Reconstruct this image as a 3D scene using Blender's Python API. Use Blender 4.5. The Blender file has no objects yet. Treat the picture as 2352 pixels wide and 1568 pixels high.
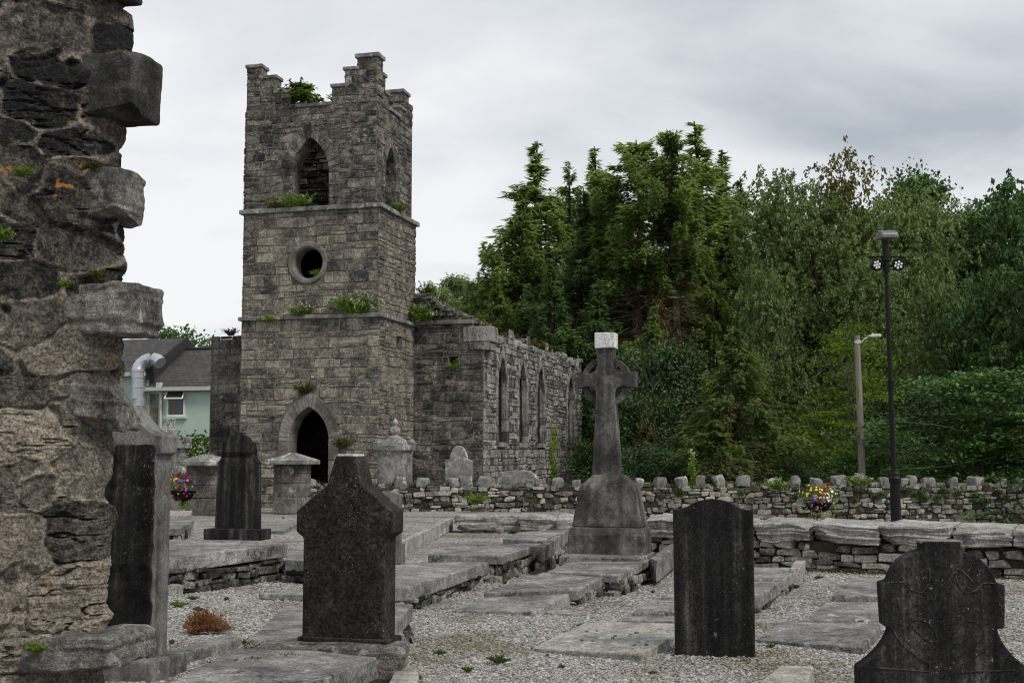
import bpy, bmesh, math, random
import numpy as np
from mathutils import Vector, Matrix

SC = bpy.context.scene
COL = SC.collection
R = math.radians

# ------------------------------------------------------------------ camera, sky, sun, exposure
FPX = 2850.0                                   # focal length for a picture 2352 wide
TH = math.atan(256 / FPX)                      # camera tilted up a little
EYE = 1.6
cam_d = bpy.data.cameras.new('camera')
cam = bpy.data.objects.new('camera', cam_d)
COL.objects.link(cam)
cam.location = (0, 0, EYE)
cam.rotation_euler = (math.pi / 2 + TH, 0, 0)
cam_d.sensor_width = 36
cam_d.lens = 36 * FPX / 2352
cam_d.clip_start = 0.05
cam_d.clip_end = 2000
SC.camera = cam

SUN_EL, SUN_AZ = R(50), R(132)                 # azimuth clockwise from +Y
w = bpy.data.worlds.new('World')
SC.world = w
w.use_nodes = True
nt = w.node_tree
nt.nodes.clear()
def _n(nt, t, **kw):
    n = nt.nodes.new(t)
    for k, v in kw.items(): setattr(n, k, v)
    return n
wo = _n(nt, 'ShaderNodeOutputWorld')
sky = _n(nt, 'ShaderNodeTexSky', sky_type='NISHITA', sun_disc=False)
sky.sun_elevation = SUN_EL
sky.sun_rotation = SUN_AZ
bg1 = _n(nt, 'ShaderNodeBackground'); bg1.inputs['Strength'].default_value = 0.1
nt.links.new(sky.outputs[0], bg1.inputs[0])
tc = _n(nt, 'ShaderNodeTexCoord')
sep = _n(nt, 'ShaderNodeSeparateXYZ'); nt.links.new(tc.outputs['Generated'], sep.inputs[0])
def wmath(op, a, b=None):
    m = _n(nt, 'ShaderNodeMath', operation=op)
    for i, q in enumerate((a, b)):
        if q is None: continue
        if isinstance(q, (int, float)): m.inputs[i].default_value = q
        else: nt.links.new(q, m.inputs[i])
    return m.outputs[0]
CLOUD = (13.5, -0.9, 1.4)
zz = wmath('ADD', wmath('ABSOLUTE', sep.outputs[2]), 0.34)
cmb = _n(nt, 'ShaderNodeCombineXYZ')
nt.links.new(wmath('DIVIDE', sep.outputs[0], zz), cmb.inputs[0])
nt.links.new(wmath('DIVIDE', sep.outputs[1], zz), cmb.inputs[1])
mp = _n(nt, 'ShaderNodeMapping')
mp.inputs['Location'].default_value = CLOUD
mp.inputs['Scale'].default_value = (0.9, 1.35, 1)
nt.links.new(cmb.outputs[0], mp.inputs[0])
no = _n(nt, 'ShaderNodeTexNoise')
no.inputs['Scale'].default_value = 2.6; no.inputs['Detail'].default_value = 6; no.inputs['Roughness'].default_value = 0.52; no.inputs['Distortion'].default_value = 0.3
nt.links.new(mp.outputs[0], no.inputs['Vector'])
n2 = _n(nt, 'ShaderNodeTexNoise')
n2.inputs['Scale'].default_value = 0.9; n2.inputs['Detail'].default_value = 3; n2.inputs['Roughness'].default_value = 0.5
nt.links.new(mp.outputs[0], n2.inputs['Vector'])
cr = _n(nt, 'ShaderNodeValToRGB')
e = cr.color_ramp.elements
e[0].position, e[0].color = 0.375, (0.39, 0.425, 0.46, 1)
e[1].position, e[1].color = 0.62, (0.79, 0.79, 0.80, 1)
m_ = e.new(0.50); m_.color = (0.62, 0.645, 0.67, 1)
nt.links.new(wmath('ADD', wmath('MULTIPLY', no.outputs[0], .45), wmath('MULTIPLY', n2.outputs[0], .55)), cr.inputs[0])
bg2 = _n(nt, 'ShaderNodeBackground'); bg2.inputs['Strength'].default_value = 0.70
nt.links.new(cr.outputs[0], bg2.inputs[0])
mx = _n(nt, 'ShaderNodeMixShader'); mx.inputs[0].default_value = 0.94
nt.links.new(bg1.outputs[0], mx.inputs[1]); nt.links.new(bg2.outputs[0], mx.inputs[2])
nt.links.new(mx.outputs[0], wo.inputs[0])

sun_d = bpy.data.lights.new('sun', 'SUN')
sun_d.energy = 1.5
sun_d.angle = R(14)
sun_d.color = (1, 0.94, 0.85)
sun = bpy.data.objects.new('sun', sun_d)
COL.objects.link(sun)
sdir = Vector((math.sin(SUN_AZ) * math.cos(SUN_EL), math.cos(SUN_AZ) * math.cos(SUN_EL), math.sin(SUN_EL)))
sun.rotation_euler = sdir.to_track_quat('Z', 'Y').to_euler()
sun.location = (20, -10, 40)

SC.view_settings.view_transform = 'Standard'
SC.view_settings.look = 'None'
SC.view_settings.exposure = 0.75
SC.view_settings.gamma = 1.0
SC.cycles.use_denoising = True
SC.cycles.pixel_filter_type = 'BLACKMAN_HARRIS'
SC.cycles.filter_width = 1.1
SC.cycles.max_bounces = 6
SC.cycles.transparent_max_bounces = 4

# ------------------------------------------------------------------ survey: pixels of the photo (2352 wide) to the place
AX = R(14.95)                                   # church and graves are turned by this
U = np.array((math.sin(AX), math.cos(AX), 0.0))   # "into" the church
V = np.array((math.cos(AX), -math.sin(AX), 0.0))  # "right" along its front
def ray(px, py):
    cx, cy = (px - 1176) / FPX, (784 - py) / FPX
    return np.array((cx, math.cos(TH) - cy * math.sin(TH), math.sin(TH) + cy * math.cos(TH)))
def on_z(px, py, z=0.0):
    d = ray(px, py); t = (z - EYE) / d[2]
    return np.array((d[0] * t, d[1] * t, z))
def at(px, py, Y):
    d = ray(px, py); t = Y / d[1]
    return np.array((d[0] * t, Y, EYE + d[2] * t))

# ------------------------------------------------------------------ vectorised noise
def _h(ix, iy, iz):
    with np.errstate(over='ignore'):
        h = (ix.astype(np.uint32) * np.uint32(0x8da6b343)) ^ (iy.astype(np.uint32) * np.uint32(0xd8163841)) ^ (iz.astype(np.uint32) * np.uint32(0xcb1ab31f))
        h = (h ^ (h >> np.uint32(13))) * np.uint32(0x5bd1e995)
        h = (h ^ (h >> np.uint32(15))) * np.uint32(0x2c1b3c6d)
        h ^= h >> np.uint32(12)
    return h.astype(np.float64) / 4294967296.0
def vnoise(P):
    P = np.asarray(P, float)
    I = np.floor(P).astype(np.int64); F = P - I
    F = F * F * (3 - 2 * F)
    out = 0
    for dx in (0, 1):
        for dy in (0, 1):
            for dz in (0, 1):
                wgt = (F[..., 0] if dx else 1 - F[..., 0]) * (F[..., 1] if dy else 1 - F[..., 1]) * (F[..., 2] if dz else 1 - F[..., 2])
                out = out + wgt * _h(I[..., 0] + dx, I[..., 1] + dy, I[..., 2] + dz)
    return out * 2 - 1
def fbm(P, o=4, g=0.5):
    P = np.asarray(P, float); a, s, out = 1.0, 0.0, 0
    for i in range(o):
        out = out + a * vnoise(P * 2 ** i + 17.3 * i); s += a; a *= g
    return out / s
def P3(a, b, c=0.0):
    a = np.asarray(a, float)
    return np.stack([a, np.broadcast_to(b, a.shape), np.broadcast_to(c, a.shape)], -1)

# ------------------------------------------------------------------ mesh builder and tagging
ORG = {}
class MB:
    def __init__(s): s.V, s.F, s.T, s.n = [], [], [], 0
    def add(s, V, F, t=0.5):
        V = np.asarray(V, float).reshape(-1, 3); F = np.asarray(F, np.int64)
        if F.ndim == 1: F = F[None]
        s.V.append(V); s.F.append(F + s.n)
        s.T.append(np.broadcast_to(np.asarray(t, float), (len(F),)).copy()); s.n += len(V)
    def build(s, name, mat, parent=None, smooth=False, origin=None):
        V = np.concatenate(s.V)
        if parent is not None: o_ = ORG.get(parent.name, np.zeros(3))
        else: o_ = np.zeros(3) if origin is None else np.asarray(origin, float)
        V = V - o_
        me = bpy.data.meshes.new(name)
        me.vertices.add(len(V)); me.vertices.foreach_set('co', V.astype(np.float32).ravel())
        lv = np.concatenate([f.ravel() for f in s.F]).astype(np.int32)
        tot = np.concatenate([np.full(len(f), f.shape[1]) for f in s.F]).astype(np.int32)
        st = np.concatenate([[0], np.cumsum(tot)[:-1]]).astype(np.int32)
        me.loops.add(len(lv)); me.loops.foreach_set('vertex_index', lv)
        me.polygons.add(len(tot)); me.polygons.foreach_set('loop_start', st)
        try: me.polygons.foreach_set('loop_total', tot)
        except Exception: pass
        me.polygons.foreach_set('use_smooth', np.full(len(tot), bool(smooth)))
        a = me.attributes.new('tint', 'FLOAT', 'FACE')
        a.data.foreach_set('value', np.concatenate(s.T).astype(np.float32))
        me.update(calc_edges=True); me.validate()
        me.materials.append(mat)
        o = bpy.data.objects.new(name, me); COL.objects.link(o)
        if parent is not None:
            o.parent = parent; ORG[o.name] = o_
        else:
            o.location = o_; ORG[o.name] = o_
        return o
def thing(name, loc, label, cat, group=None, rotz=0.0, local=False):
    o = bpy.data.objects.new(name, None); COL.objects.link(o)
    o.empty_display_size = 0.3
    o.location = loc; o.rotation_euler = (0, 0, rotz)
    o['label'] = label; o['category'] = cat
    if group: o['group'] = group
    ORG[o.name] = np.zeros(3) if local else np.asarray(loc, float)
    return o
def tag(o, label=None, cat=None, group=None, kind=None):
    if label: o['label'] = label
    if cat: o['category'] = cat
    if group: o['group'] = group
    if kind: o['kind'] = kind
    return o
def dup(root, loc, rotz=0.0, scale=(1, 1, 1), label=None):
    r = root.copy(); COL.objects.link(r)
    r.location = loc; r.rotation_euler = (0, 0, rotz); r.scale = scale
    if label: r['label'] = label
    for ch in list(root.children):
        c = ch.copy(); COL.objects.link(c); c.parent = r
        for g in list(ch.children):
            d = g.copy(); COL.objects.link(d); d.parent = c
    return r

# ------------------------------------------------------------------ shapes
_CB = {}
def _axis(h, r, n):
    r = min(r, h * 0.9)
    inner = np.linspace(-(h - r), h - r, max(2, n))
    return np.unique(np.round(np.concatenate([[-h, -h + 0.35 * r], inner, [h - 0.35 * r, h]]), 6))
def rbox(hx, hy, hz, r=0.02, n=(3, 3, 3)):
    "rounded box surface with half sizes h, returns verts, quads"
    ax = [_axis(h, r, k) for h, k in zip((hx, hy, hz), n)]
    nx, ny, nz = map(len, ax)
    idm = {}; vs = []
    def vid(i, j, k):
        q = (i, j, k)
        if q not in idm:
            idm[q] = len(vs); vs.append((ax[0][i], ax[1][j], ax[2][k]))
        return idm[q]
    qs = []
    for k, fl in ((0, 0), (nz - 1, 1)):
        for i in range(nx - 1):
            for j in range(ny - 1):
                q = [vid(i, j, k), vid(i + 1, j, k), vid(i + 1, j + 1, k), vid(i, j + 1, k)]
                qs.append(q if fl else q[::-1])
    for j, fl in ((0, 0), (ny - 1, 1)):
        for i in range(nx - 1):
            for k in range(nz - 1):
                q = [vid(i, j, k), vid(i + 1, j, k), vid(i + 1, j, k + 1), vid(i, j, k + 1)]
                qs.append(q[::-1] if fl else q)
    for i, fl in ((0, 0), (nx - 1, 1)):
        for j in range(ny - 1):
            for k in range(nz - 1):
                q = [vid(i, j, k), vid(i, j + 1, k), vid(i, j + 1, k + 1), vid(i, j, k + 1)]
                qs.append(q if fl else q[::-1])
    P = np.array(vs); H = np.array((hx, hy, hz)); rr = np.minimum(r, H * 0.9)
    C = np.clip(P, -(H - rr), H - rr); D = P - C
    L = np.linalg.norm(D / rr, axis=1, keepdims=True)
    P = C + np.where(L > 1e-9, D / np.maximum(L, 1e-9), 0)
    return P, np.array(qs)
def rotz_m(a):
    c, s = math.cos(a), math.sin(a)
    return np.array(((c, -s, 0), (s, c, 0), (0, 0, 1.0)))
def rotx_m(a):
    c, s = math.cos(a), math.sin(a)
    return np.array(((1, 0, 0), (0, c, -s), (0, s, c)))
def roty_m(a):
    c, s = math.cos(a), math.sin(a)
    return np.array(((c, 0, s), (0, 1, 0), (-s, 0, c)))
_SEED = [0]
def rough(P, amp, freq, strata=0.0, sf=14.0, o=3):
    "displace points of a closed shape by noise; strata adds horizontal ledges"
    _SEED[0] += 1
    off = np.array((_SEED[0] * 7.31, _SEED[0] * 3.17, _SEED[0] * 1.93))
    D = np.stack([fbm(P * freq + off + 31 * k, o) for k in range(3)], -1)
    Q = P + D * amp
    if strata:
        s = fbm(np.stack([P[:, 0] * 1.5, P[:, 1] * 1.5, P[:, 2] * sf], -1) + off, 2)
        W = P / np.abs(P).max(0); n = np.sign(W) * np.abs(W) ** 6 * (1, 1, 0); n /= np.maximum(np.linalg.norm(n, axis=1, keepdims=True), .35)
        Q = Q + n * (s * strata)[:, None]
    return Q
_FR = np.random.default_rng(4242)
def rock(mb, c, h, r=0.3, n=(3, 3, 3), amp=0.12, freq=None, M=None, t=0.5, strata=0.0, sf=14.0, facets=0):
    h = np.asarray(h, float); m = h.min()
    P, Q = rbox(h[0], h[1], h[2], r * m, n)
    if facets:
        W = P / h
        for _ in range(facets):
            d = _FR.normal(size=3); d[1] *= .7; d /= np.linalg.norm(d); pr = W @ d
            W = W - np.maximum(pr - pr.max() * _FR.uniform(.68, .93), 0)[:, None] * d
        P = W * h
    P = rough(P, amp * m, freq or 0.9 / h.max(), strata, sf)
    if M is not None: P = P @ M.T
    mb.add(P + np.asarray(c), Q, t)
def slab(mb, c4, thick, r=0.015, n=(10, 10, 2), amp=0.006, t=0.5, edge=0.01):
    "flat stone: c4 = top corners front-left, front-right, back-right, back-left"
    c4 = np.asarray(c4, float)
    wx = (np.linalg.norm(c4[1] - c4[0]) + np.linalg.norm(c4[2] - c4[3])) / 2
    wy = (np.linalg.norm(c4[3] - c4[0]) + np.linalg.norm(c4[2] - c4[1])) / 2
    P, Q = rbox(wx / 2, wy / 2, thick / 2, r, n)
    _SEED[0] += 1; off = _SEED[0] * 5.7
    a = P[:, 0] / wx + 0.5; b = P[:, 1] / wy + 0.5
    X = (c4[0] * ((1 - a) * (1 - b))[:, None] + c4[1] * (a * (1 - b))[:, None] + c4[2] * (a * b)[:, None] + c4[3] * ((1 - a) * b)[:, None])
    X[:, 2] += P[:, 2] - thick / 2
    X[:, 2] += amp * fbm(X * 2.5 + off, 3)
    eb = np.clip(np.maximum(np.abs(a - .5), np.abs(b - .5)) * 2 - 0.85, 0, 1) / 0.15
    nz = np.stack([fbm(X * 7 + off + 9 * k, 3) for k in range(2)], -1)
    X[:, :2] += nz * edge * eb[:, None]
    mb.add(X, Q, t)
def box(mb, lo, hi, t=0.5):
    x0, y0, z0 = lo; x1, y1, z1 = hi
    mb.add([(x0, y0, z0), (x1, y0, z0), (x1, y1, z0), (x0, y1, z0), (x0, y0, z1), (x1, y0, z1), (x1, y1, z1), (x0, y1, z1)],
           [(3, 2, 1, 0), (4, 5, 6, 7), (0, 1, 5, 4), (1, 2, 6, 5), (2, 3, 7, 6), (3, 0, 4, 7)], t)
def tube(mb, pts, rad, k=6, t=0.5, cap=True):
    pts = np.asarray(pts, float); n = len(pts)
    rad = np.broadcast_to(np.asarray(rad, float), (n,))
    T = np.gradient(pts, axis=0); T /= np.maximum(np.linalg.norm(T, axis=1, keepdims=True), 1e-9)
    ref = np.array((0, 0, 1.0)) if abs(T[0, 2]) < 0.8 else np.array((1.0, 0, 0))
    A = np.cross(T, ref); A /= np.maximum(np.linalg.norm(A, axis=1, keepdims=True), 1e-9); B = np.cross(T, A)
    an = np.arange(k) * 2 * math.pi / k
    X = pts[:, None] + rad[:, None, None] * (np.cos(an)[None, :, None] * A[:, None] + np.sin(an)[None, :, None] * B[:, None])
    F = []
    for i in range(n - 1):
        for j in range(k):
            F.append((i * k + j, i * k + (j + 1) % k, (i + 1) * k + (j + 1) % k, (i + 1) * k + j))
    mb.add(X, F, t)
    if cap:
        mb.add(X[0], [list(range(k))], t); mb.add(X[-1], [list(range(k))[::-1]], t)
def lathe(mb, c, prof, k=16, t=0.5, sq=False):
    "prof: list of (r, z)"
    prof = np.asarray(prof, float); an = np.arange(k) * 2 * math.pi / k + (math.pi / k)
    X = np.stack([prof[:, 0][:, None] * np.cos(an), prof[:, 0][:, None] * np.sin(an), np.repeat(prof[:, 1][:, None], k, 1)], -1) + np.asarray(c)
    F = [(i * k + j, i * k + (j + 1) % k, (i + 1) * k + (j + 1) % k, (i + 1) * k + j) for i in range(len(prof) - 1) for j in range(k)]
    mb.add(X, F, t)
    mb.add(X[0], [list(range(k))[::-1]], t); mb.add(X[-1], [list(range(k))], t)
def leaves(mb, C, D, N, L, W, t):
    "diamond leaves from C along D, in the plane with side D x N"
    D = D / np.maximum(np.linalg.norm(D, axis=1, keepdims=True), 1e-9)
    S = np.cross(D, N); S /= np.maximum(np.linalg.norm(S, axis=1, keepdims=True), 1e-9)
    n = len(C); L = np.broadcast_to(L, (n,))[:, None]; W = np.broadcast_to(W, (n,))[:, None]
    X = np.stack([C, C + D * L * .45 + S * W / 2, C + D * L, C + D * L * .45 - S * W / 2], 1)
    F = np.arange(n * 4).reshape(n, 4)
    mb.add(X.reshape(-1, 3), F, t)
def profile_solid(name, prof, thick, mat, parent, bevel=0.008, y0=0.0, t=0.5, holes=()):
    "closed outline (x,z) extruded along +y, with a small bevel; local coords"
    bm = bmesh.new()
    vs = [bm.verts.new((x, y0, z)) for x, z in prof]
    f = bm.faces.new(vs)
    g = bmesh.ops.extrude_face_region(bm, geom=[f])
    nv = [q for q in g['geom'] if isinstance(q, bmesh.types.BMVert)]
    bmesh.ops.translate(bm, verts=nv, vec=(0, thick, 0))
    bmesh.ops.recalc_face_normals(bm, faces=bm.faces[:])
    if bevel:
        ed = [e_ for e_ in bm.edges if len(e_.link_faces) == 2 and e_.calc_face_angle(0) > R(28)]
        bmesh.ops.bevel(bm, geom=ed, offset=bevel, segments=2, affect='EDGES', profile=0.5)
    bmesh.ops.triangulate(bm, faces=[q for q in bm.faces if len(q.verts) > 4])
    me = bpy.data.meshes.new(name); bm.to_mesh(me); bm.free()
    a = me.attributes.new('tint', 'FLOAT', 'FACE'); a.data.foreach_set('value', np.full(len(me.polygons), t, np.float32))
    me.materials.append(mat)
    o = bpy.data.objects.new(name, me); COL.objects.link(o)
    if parent is not None: o.parent = parent
    return o
# ------------------------------------------------------------------ materials
class NT:
    def __init__(s, name):
        s.m = bpy.data.materials.new(name); s.m.use_nodes = True
        s.t = s.m.node_tree; s.t.nodes.clear()
        s.out = s.n('ShaderNodeOutputMaterial')
    def n(s, typ, ins=None, **kw):
        q = s.t.nodes.new(typ)
        for k, v in kw.items(): setattr(q, k, v)
        for k, v in (ins or {}).items(): s.put(q.inputs[k], v)
        return q
    def put(s, sock, v):
        if isinstance(v, bpy.types.NodeSocket): s.t.links.new(v, sock)
        elif isinstance(v, bpy.types.Node): s.t.links.new(v.outputs[0], sock)
        else:
            if hasattr(sock.default_value, '__len__') and hasattr(v, '__len__') and len(v) == 3 and len(sock.default_value) == 4: v = (*v, 1)
            sock.default_value = v
    def math(s, op, a, b=0.0, clamp=False):
        q = s.n('ShaderNodeMath', {0: a, 1: b}, operation=op); q.use_clamp = clamp
        return q.outputs[0]
    def noise(s, vec, scale, detail=4, rough=0.55, dist=0.0):
        return s.n('ShaderNodeTexNoise', {'Vector': vec, 'Scale': scale, 'Detail': detail, 'Roughness': rough, 'Distortion': dist}).outputs[0]
    def vor(s, vec, scale, feature='F1', out=0, rnd=1.0):
        q = s.n('ShaderNodeTexVoronoi', {'Vector': vec, 'Scale': scale, 'Randomness': rnd}, feature=feature)
        return q.outputs[out]
    def ramp(s, fac, stops, interp='LINEAR'):
        q = s.n('ShaderNodeValToRGB', {0: fac}); r = q.color_ramp; r.interpolation = interp
        while len(r.elements) > 1: r.elements.remove(r.elements[-1])
        r.elements[0].position = stops[0][0]
        for i, (p, c) in enumerate(stops):
            el = r.elements[0] if i == 0 else r.elements.new(p)
            el.color = (*c, 1) if hasattr(c, '__len__') else (c, c, c, 1)
        return q.outputs[0]
    def mix(s, fac, a, b, mode='MIX'):
        q = s.n('ShaderNodeMix', data_type='RGBA', blend_type=mode)
        s.put(q.inputs[0], fac); s.put(q.inputs[6], a); s.put(q.inputs[7], b)
        return q.outputs[2]
    def mapv(s, vec, scale=(1, 1, 1), loc=(0, 0, 0)):
        return s.n('ShaderNodeMapping', {'Vector': vec, 'Scale': scale, 'Location': loc}).outputs[0]
    def coord(s):
        c = s.n('ShaderNodeTexCoord').outputs['Object']
        rnd = s.n('ShaderNodeObjectInfo').outputs['Random']
        return s.n('ShaderNodeVectorMath', {0: c, 1: s.n('ShaderNodeCombineXYZ', {0: s.math('MULTIPLY', rnd, 37.0), 1: s.math('MULTIPLY', rnd, 11.0), 2: s.math('MULTIPLY', rnd, 23.0)}).outputs[0]}, operation='ADD').outputs[0]
    def attr(s): return s.n('ShaderNodeAttribute', attribute_name='tint').outputs['Fac']
    def done(s, color, rough=0.9, spec=0.2, bump=None, strength=0.4, dist=0.02, metal=0.0, **kw):
        b = s.n('ShaderNodeBsdfPrincipled', {'Base Color': color, 'Roughness': rough, 'Metallic': metal})
        b.inputs['Specular IOR Level'].default_value = spec
        if bump is not None:
            bn = s.n('ShaderNodeBump', {'Height': bump, 'Strength': strength, 'Distance': dist})
            s.t.links.new(bn.outputs[0], b.inputs['Normal'])
        for k, v in kw.items(): s.put(b.inputs[k.replace('_', ' ')], v)
        s.t.links.new(b.outputs[0], s.out.inputs[0])
        return s.m

def stone(name, dark, mid, light, scale=1.0, tint=0.7, lichen=0.25, lcol=(0.42, 0.41, 0.38), lscale=7.0, orange=0.0, moss=0.0,
          streak=0.0, grain=0.5, gscale=60.0, bump=0.5, bdist=0.02, spec=0.15, rough=0.92, center=0.5, speck=0.0, strata=0.0, mott=0.8, n1amp=1.5, mscale=8.0, crack=0.0):
    s = NT(name); c = s.coord()
    n1 = s.noise(c, 1.6 * scale, 7, 0.62)
    f = s.math('ADD', s.math('MULTIPLY', s.math('SUBTRACT', n1, 0.5), n1amp), center)
    f = s.math('ADD', f, s.math('MULTIPLY', s.math('SUBTRACT', s.attr(), 0.5), tint))
    if streak:
        st = s.noise(s.mapv(c, (9, 9, 0.5)), 1.0, 5, 0.6)
        f = s.math('ADD', f, s.math('MULTIPLY', s.math('SUBTRACT', st, 0.5), streak))
    n2 = s.noise(c, mscale * scale, 6, 0.75)
    f = s.math('ADD', f, s.math('MULTIPLY', s.math('SUBTRACT', n2, 0.5), mott))
    col = s.ramp(f, [(0.16, dark), (0.5, mid), (0.86, light)])
    g = s.noise(c, gscale, 3, 0.6)
    col = s.mix(1.0, col, s.ramp(g, [(0.32, 1 - grain), (0.68, 1 + grain * 0.8)]), 'MULTIPLY')
    if lichen:
        l1 = s.noise(c, lscale, 6, 0.68, 0.4)
        l2 = s.noise(c, lscale * 0.22, 2, 0.5)
        lv = s.math('ADD', l1, s.math('MULTIPLY', s.math('SUBTRACT', l2, 0.5), 0.6))
        th = 0.74 - 0.35 * lichen
        col = s.mix(s.math('MULTIPLY', s.ramp(lv, [(th, 0.0), (th + 0.09, 1.0)]), 0.85), col, lcol)
    if speck:
        v = s.noise(c, 34 * scale, 3, 0.75, 0.8); sel = s.noise(c, 3.0, 4, 0.7)
        vv = s.math('ADD', v, s.math('MULTIPLY', s.math('SUBTRACT', sel, 0.5), 0.5))
        k = s.ramp(vv, [(0.70 - .07 * speck, 0.0), (0.74 - .07 * speck, 1.0)])
        col = s.mix(s.math('MULTIPLY', k, 0.6), col, (0.30, 0.295, 0.275))
    if crack:
        ce = s.vor(s.n('ShaderNodeVectorMath', {0: c, 1: s.n('ShaderNodeTexNoise', {'Vector': c, 'Scale': 3.0, 'Detail': 4.0}).outputs['Color']}, operation='ADD').outputs[0], crack, 'DISTANCE_TO_EDGE')
        col = s.mix(1.0, col, s.ramp(ce, [(0.0, 0.3), (0.012, 1.0)]), 'MULTIPLY')
    if orange:
        v = s.vor(c, 4.0 * scale); o1 = s.noise(c, 18, 4, 0.6); sel = s.noise(c, 1.3, 3, 0.6)
        k = s.ramp(s.math('ADD', v, s.math('MULTIPLY', s.math('SUBTRACT', o1, 0.5), 1.3)), [(0.14, 1.0), (0.2, 0.0)])
        k = s.math('MULTIPLY', k, s.ramp(sel, [(0.62 - 0.14 * orange, 0.0), (0.66 - 0.14 * orange, 1.0)]))
        col = s.mix(s.math('MULTIPLY', k, 0.85), col, (0.36, 0.16, 0.03))
    if moss:
        m1 = s.noise(c, 3.2, 6, 0.7); th = 0.72 - 0.3 * moss
        col = s.mix(s.math('MULTIPLY', s.ramp(m1, [(th, 0.0), (th + 0.1, 1.0)]), 0.8), col, (0.075, 0.07, 0.02))
    h = s.math('ADD', s.math('MULTIPLY', g, 0.35), s.math('ADD', n2, s.math('MULTIPLY', s.noise(c, 22 * scale, 4, 0.7), 0.7)))
    if strata:
        h = s.math('ADD', h, s.math('MULTIPLY', s.noise(s.mapv(c, (2.5, 2.5, 38), (0, 0, 0)), 1.0, 4, 0.6, 0.6), strata))
    return s.done(col, rough, spec, h, bump, bdist)

M = {}
M['ashlar'] = stone('limestone_masonry', (0.045, 0.046, 0.05), (0.18, 0.161, 0.134), (0.37, 0.33, 0.272), 1.0, 0.5, 0.3, (0.40, 0.39, 0.36), 6.0, 0.12, 0.12, bump=0.9, bdist=0.035, center=0.5, mott=1.5, gscale=26, mscale=11, streak=.5)
M['ashlar_dark'] = stone('dark_limestone_masonry', (0.03, 0.031, 0.033), (0.122, 0.114, 0.101), (0.30, 0.278, 0.24), 1.0, 0.5, 0.32, (0.40, 0.40, 0.38), 6.0, 0.12, 0.1, bump=0.9, bdist=0.035, center=0.48, mott=1.5, gscale=26, mscale=11, streak=.5)
M['ashlar_pale'] = stone('weathered_rubble', (0.07, 0.072, 0.07), (0.2, 0.195, 0.18), (0.36, 0.35, 0.325), 1.0, 0.8, 0.38, (0.46, 0.46, 0.44), 4.0, 0.0, 0.28, streak=1.7, bump=0.9, bdist=0.035, center=0.5, mott=1.6, gscale=26, mscale=11)
M['mortar'] = stone('old_mortar', (0.07, 0.061, 0.05), (0.18, 0.16, 0.13), (0.3, 0.27, 0.22), 2.0, 0.5, 0.1, bump=0.8, bdist=0.03)
M['trim'] = stone('cut_limestone', (0.07, 0.067, 0.062), (0.165, 0.156, 0.14), (0.31, 0.297, 0.265), 1.2, 0.5, 0.12, (0.45, 0.45, 0.43), 6.0, 0.12, 0.0, bump=0.4, bdist=0.012)
M['pier'] = stone('gate_pier_stone', (0.05, 0.047, 0.042), (0.122, 0.114, 0.1), (0.25, 0.238, 0.21), 1.6, 0.6, 0.2, (0.4, 0.39, 0.37), 7.0, 0.12, 0.12, streak=.6, bump=0.6, bdist=0.015, mott=1.4)
M['cope'] = stone('lichened_coping', (0.07, 0.069, 0.066), (0.185, 0.182, 0.173), (0.36, 0.356, 0.34), 2.0, 0.5, 0.42, (0.55, 0.56, 0.55), 6.0, 0.1, 0.15, bump=0.6, bdist=0.02)
M['hollow_shade'] = stone('inner_rubble_shade', (0.012, 0.012, 0.011), (0.042, 0.04, 0.036), (0.11, 0.106, 0.098), 1.2, 0.9, 0.15, bump=0.8, bdist=0.03)  # shade inside the openings is put into this stone colour
M['rubble'] = stone('rubble_wall_stone', (0.05, 0.047, 0.041), (0.195, 0.18, 0.153), (0.4, 0.378, 0.335), 2.0, 1.1, 0.35, (0.5, 0.5, 0.48), 9.0, 0.0, 0.36, bump=0.9, bdist=0.02, gscale=34, mott=1.3)
M['plinth'] = stone('plinth_rubble', (0.018, 0.018, 0.017), (0.1, 0.096, 0.088), (0.3, 0.29, 0.265), 2.5, 0.9, 0.25, (0.42, 0.41, 0.39), 9.0, 0.0, 0.2, bump=1.0, bdist=0.02, mott=1.6)
M['rubble_gap'] = stone('rubble_gap_earth', (0.02, 0.018, 0.013), (0.05, 0.045, 0.03), (0.08, 0.075, 0.05), 2.0, 0.3, 0.0, moss=0.5, bump=0.8)  # dark earth and moss in the gaps between rubble stones
M['capstone'] = stone('pale_capstone', (0.1, 0.096, 0.09), (0.31, 0.3, 0.282), (0.52, 0.51, 0.49), 1.6, 0.6, 0.3, (0.6, 0.6, 0.58), 8.0, 0.0, 0.08, bump=1.0, bdist=0.03, strata=2.2, mott=1.4)
M['ledger'] = stone('grey_ledger_slab', (0.085, 0.083, 0.08), (0.19, 0.185, 0.178), (0.36, 0.352, 0.335), 1.3, 0.5, 0.25, (0.46, 0.455, 0.44), 5.0, 0.0, 0.0, bump=0.8, bdist=0.018, speck=0.15, mott=1.5, crack=.55)
M['ledger_pale'] = stone('pale_ledger_slab', (0.15, 0.142, 0.13), (0.3, 0.287, 0.262), (0.47, 0.45, 0.42), 1.8, 0.4, 0.3, (0.56, 0.55, 0.52), 5.0, 0.0, 0.0, bump=0.8, bdist=0.018, speck=0.0, mott=1.5)
M['granite'] = stone('speckled_kerb', (0.06, 0.06, 0.06), (0.2, 0.195, 0.185), (0.34, 0.33, 0.31), 2.5, 0.4, 0.2, bump=0.5, bdist=0.012, speck=0.5)
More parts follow.
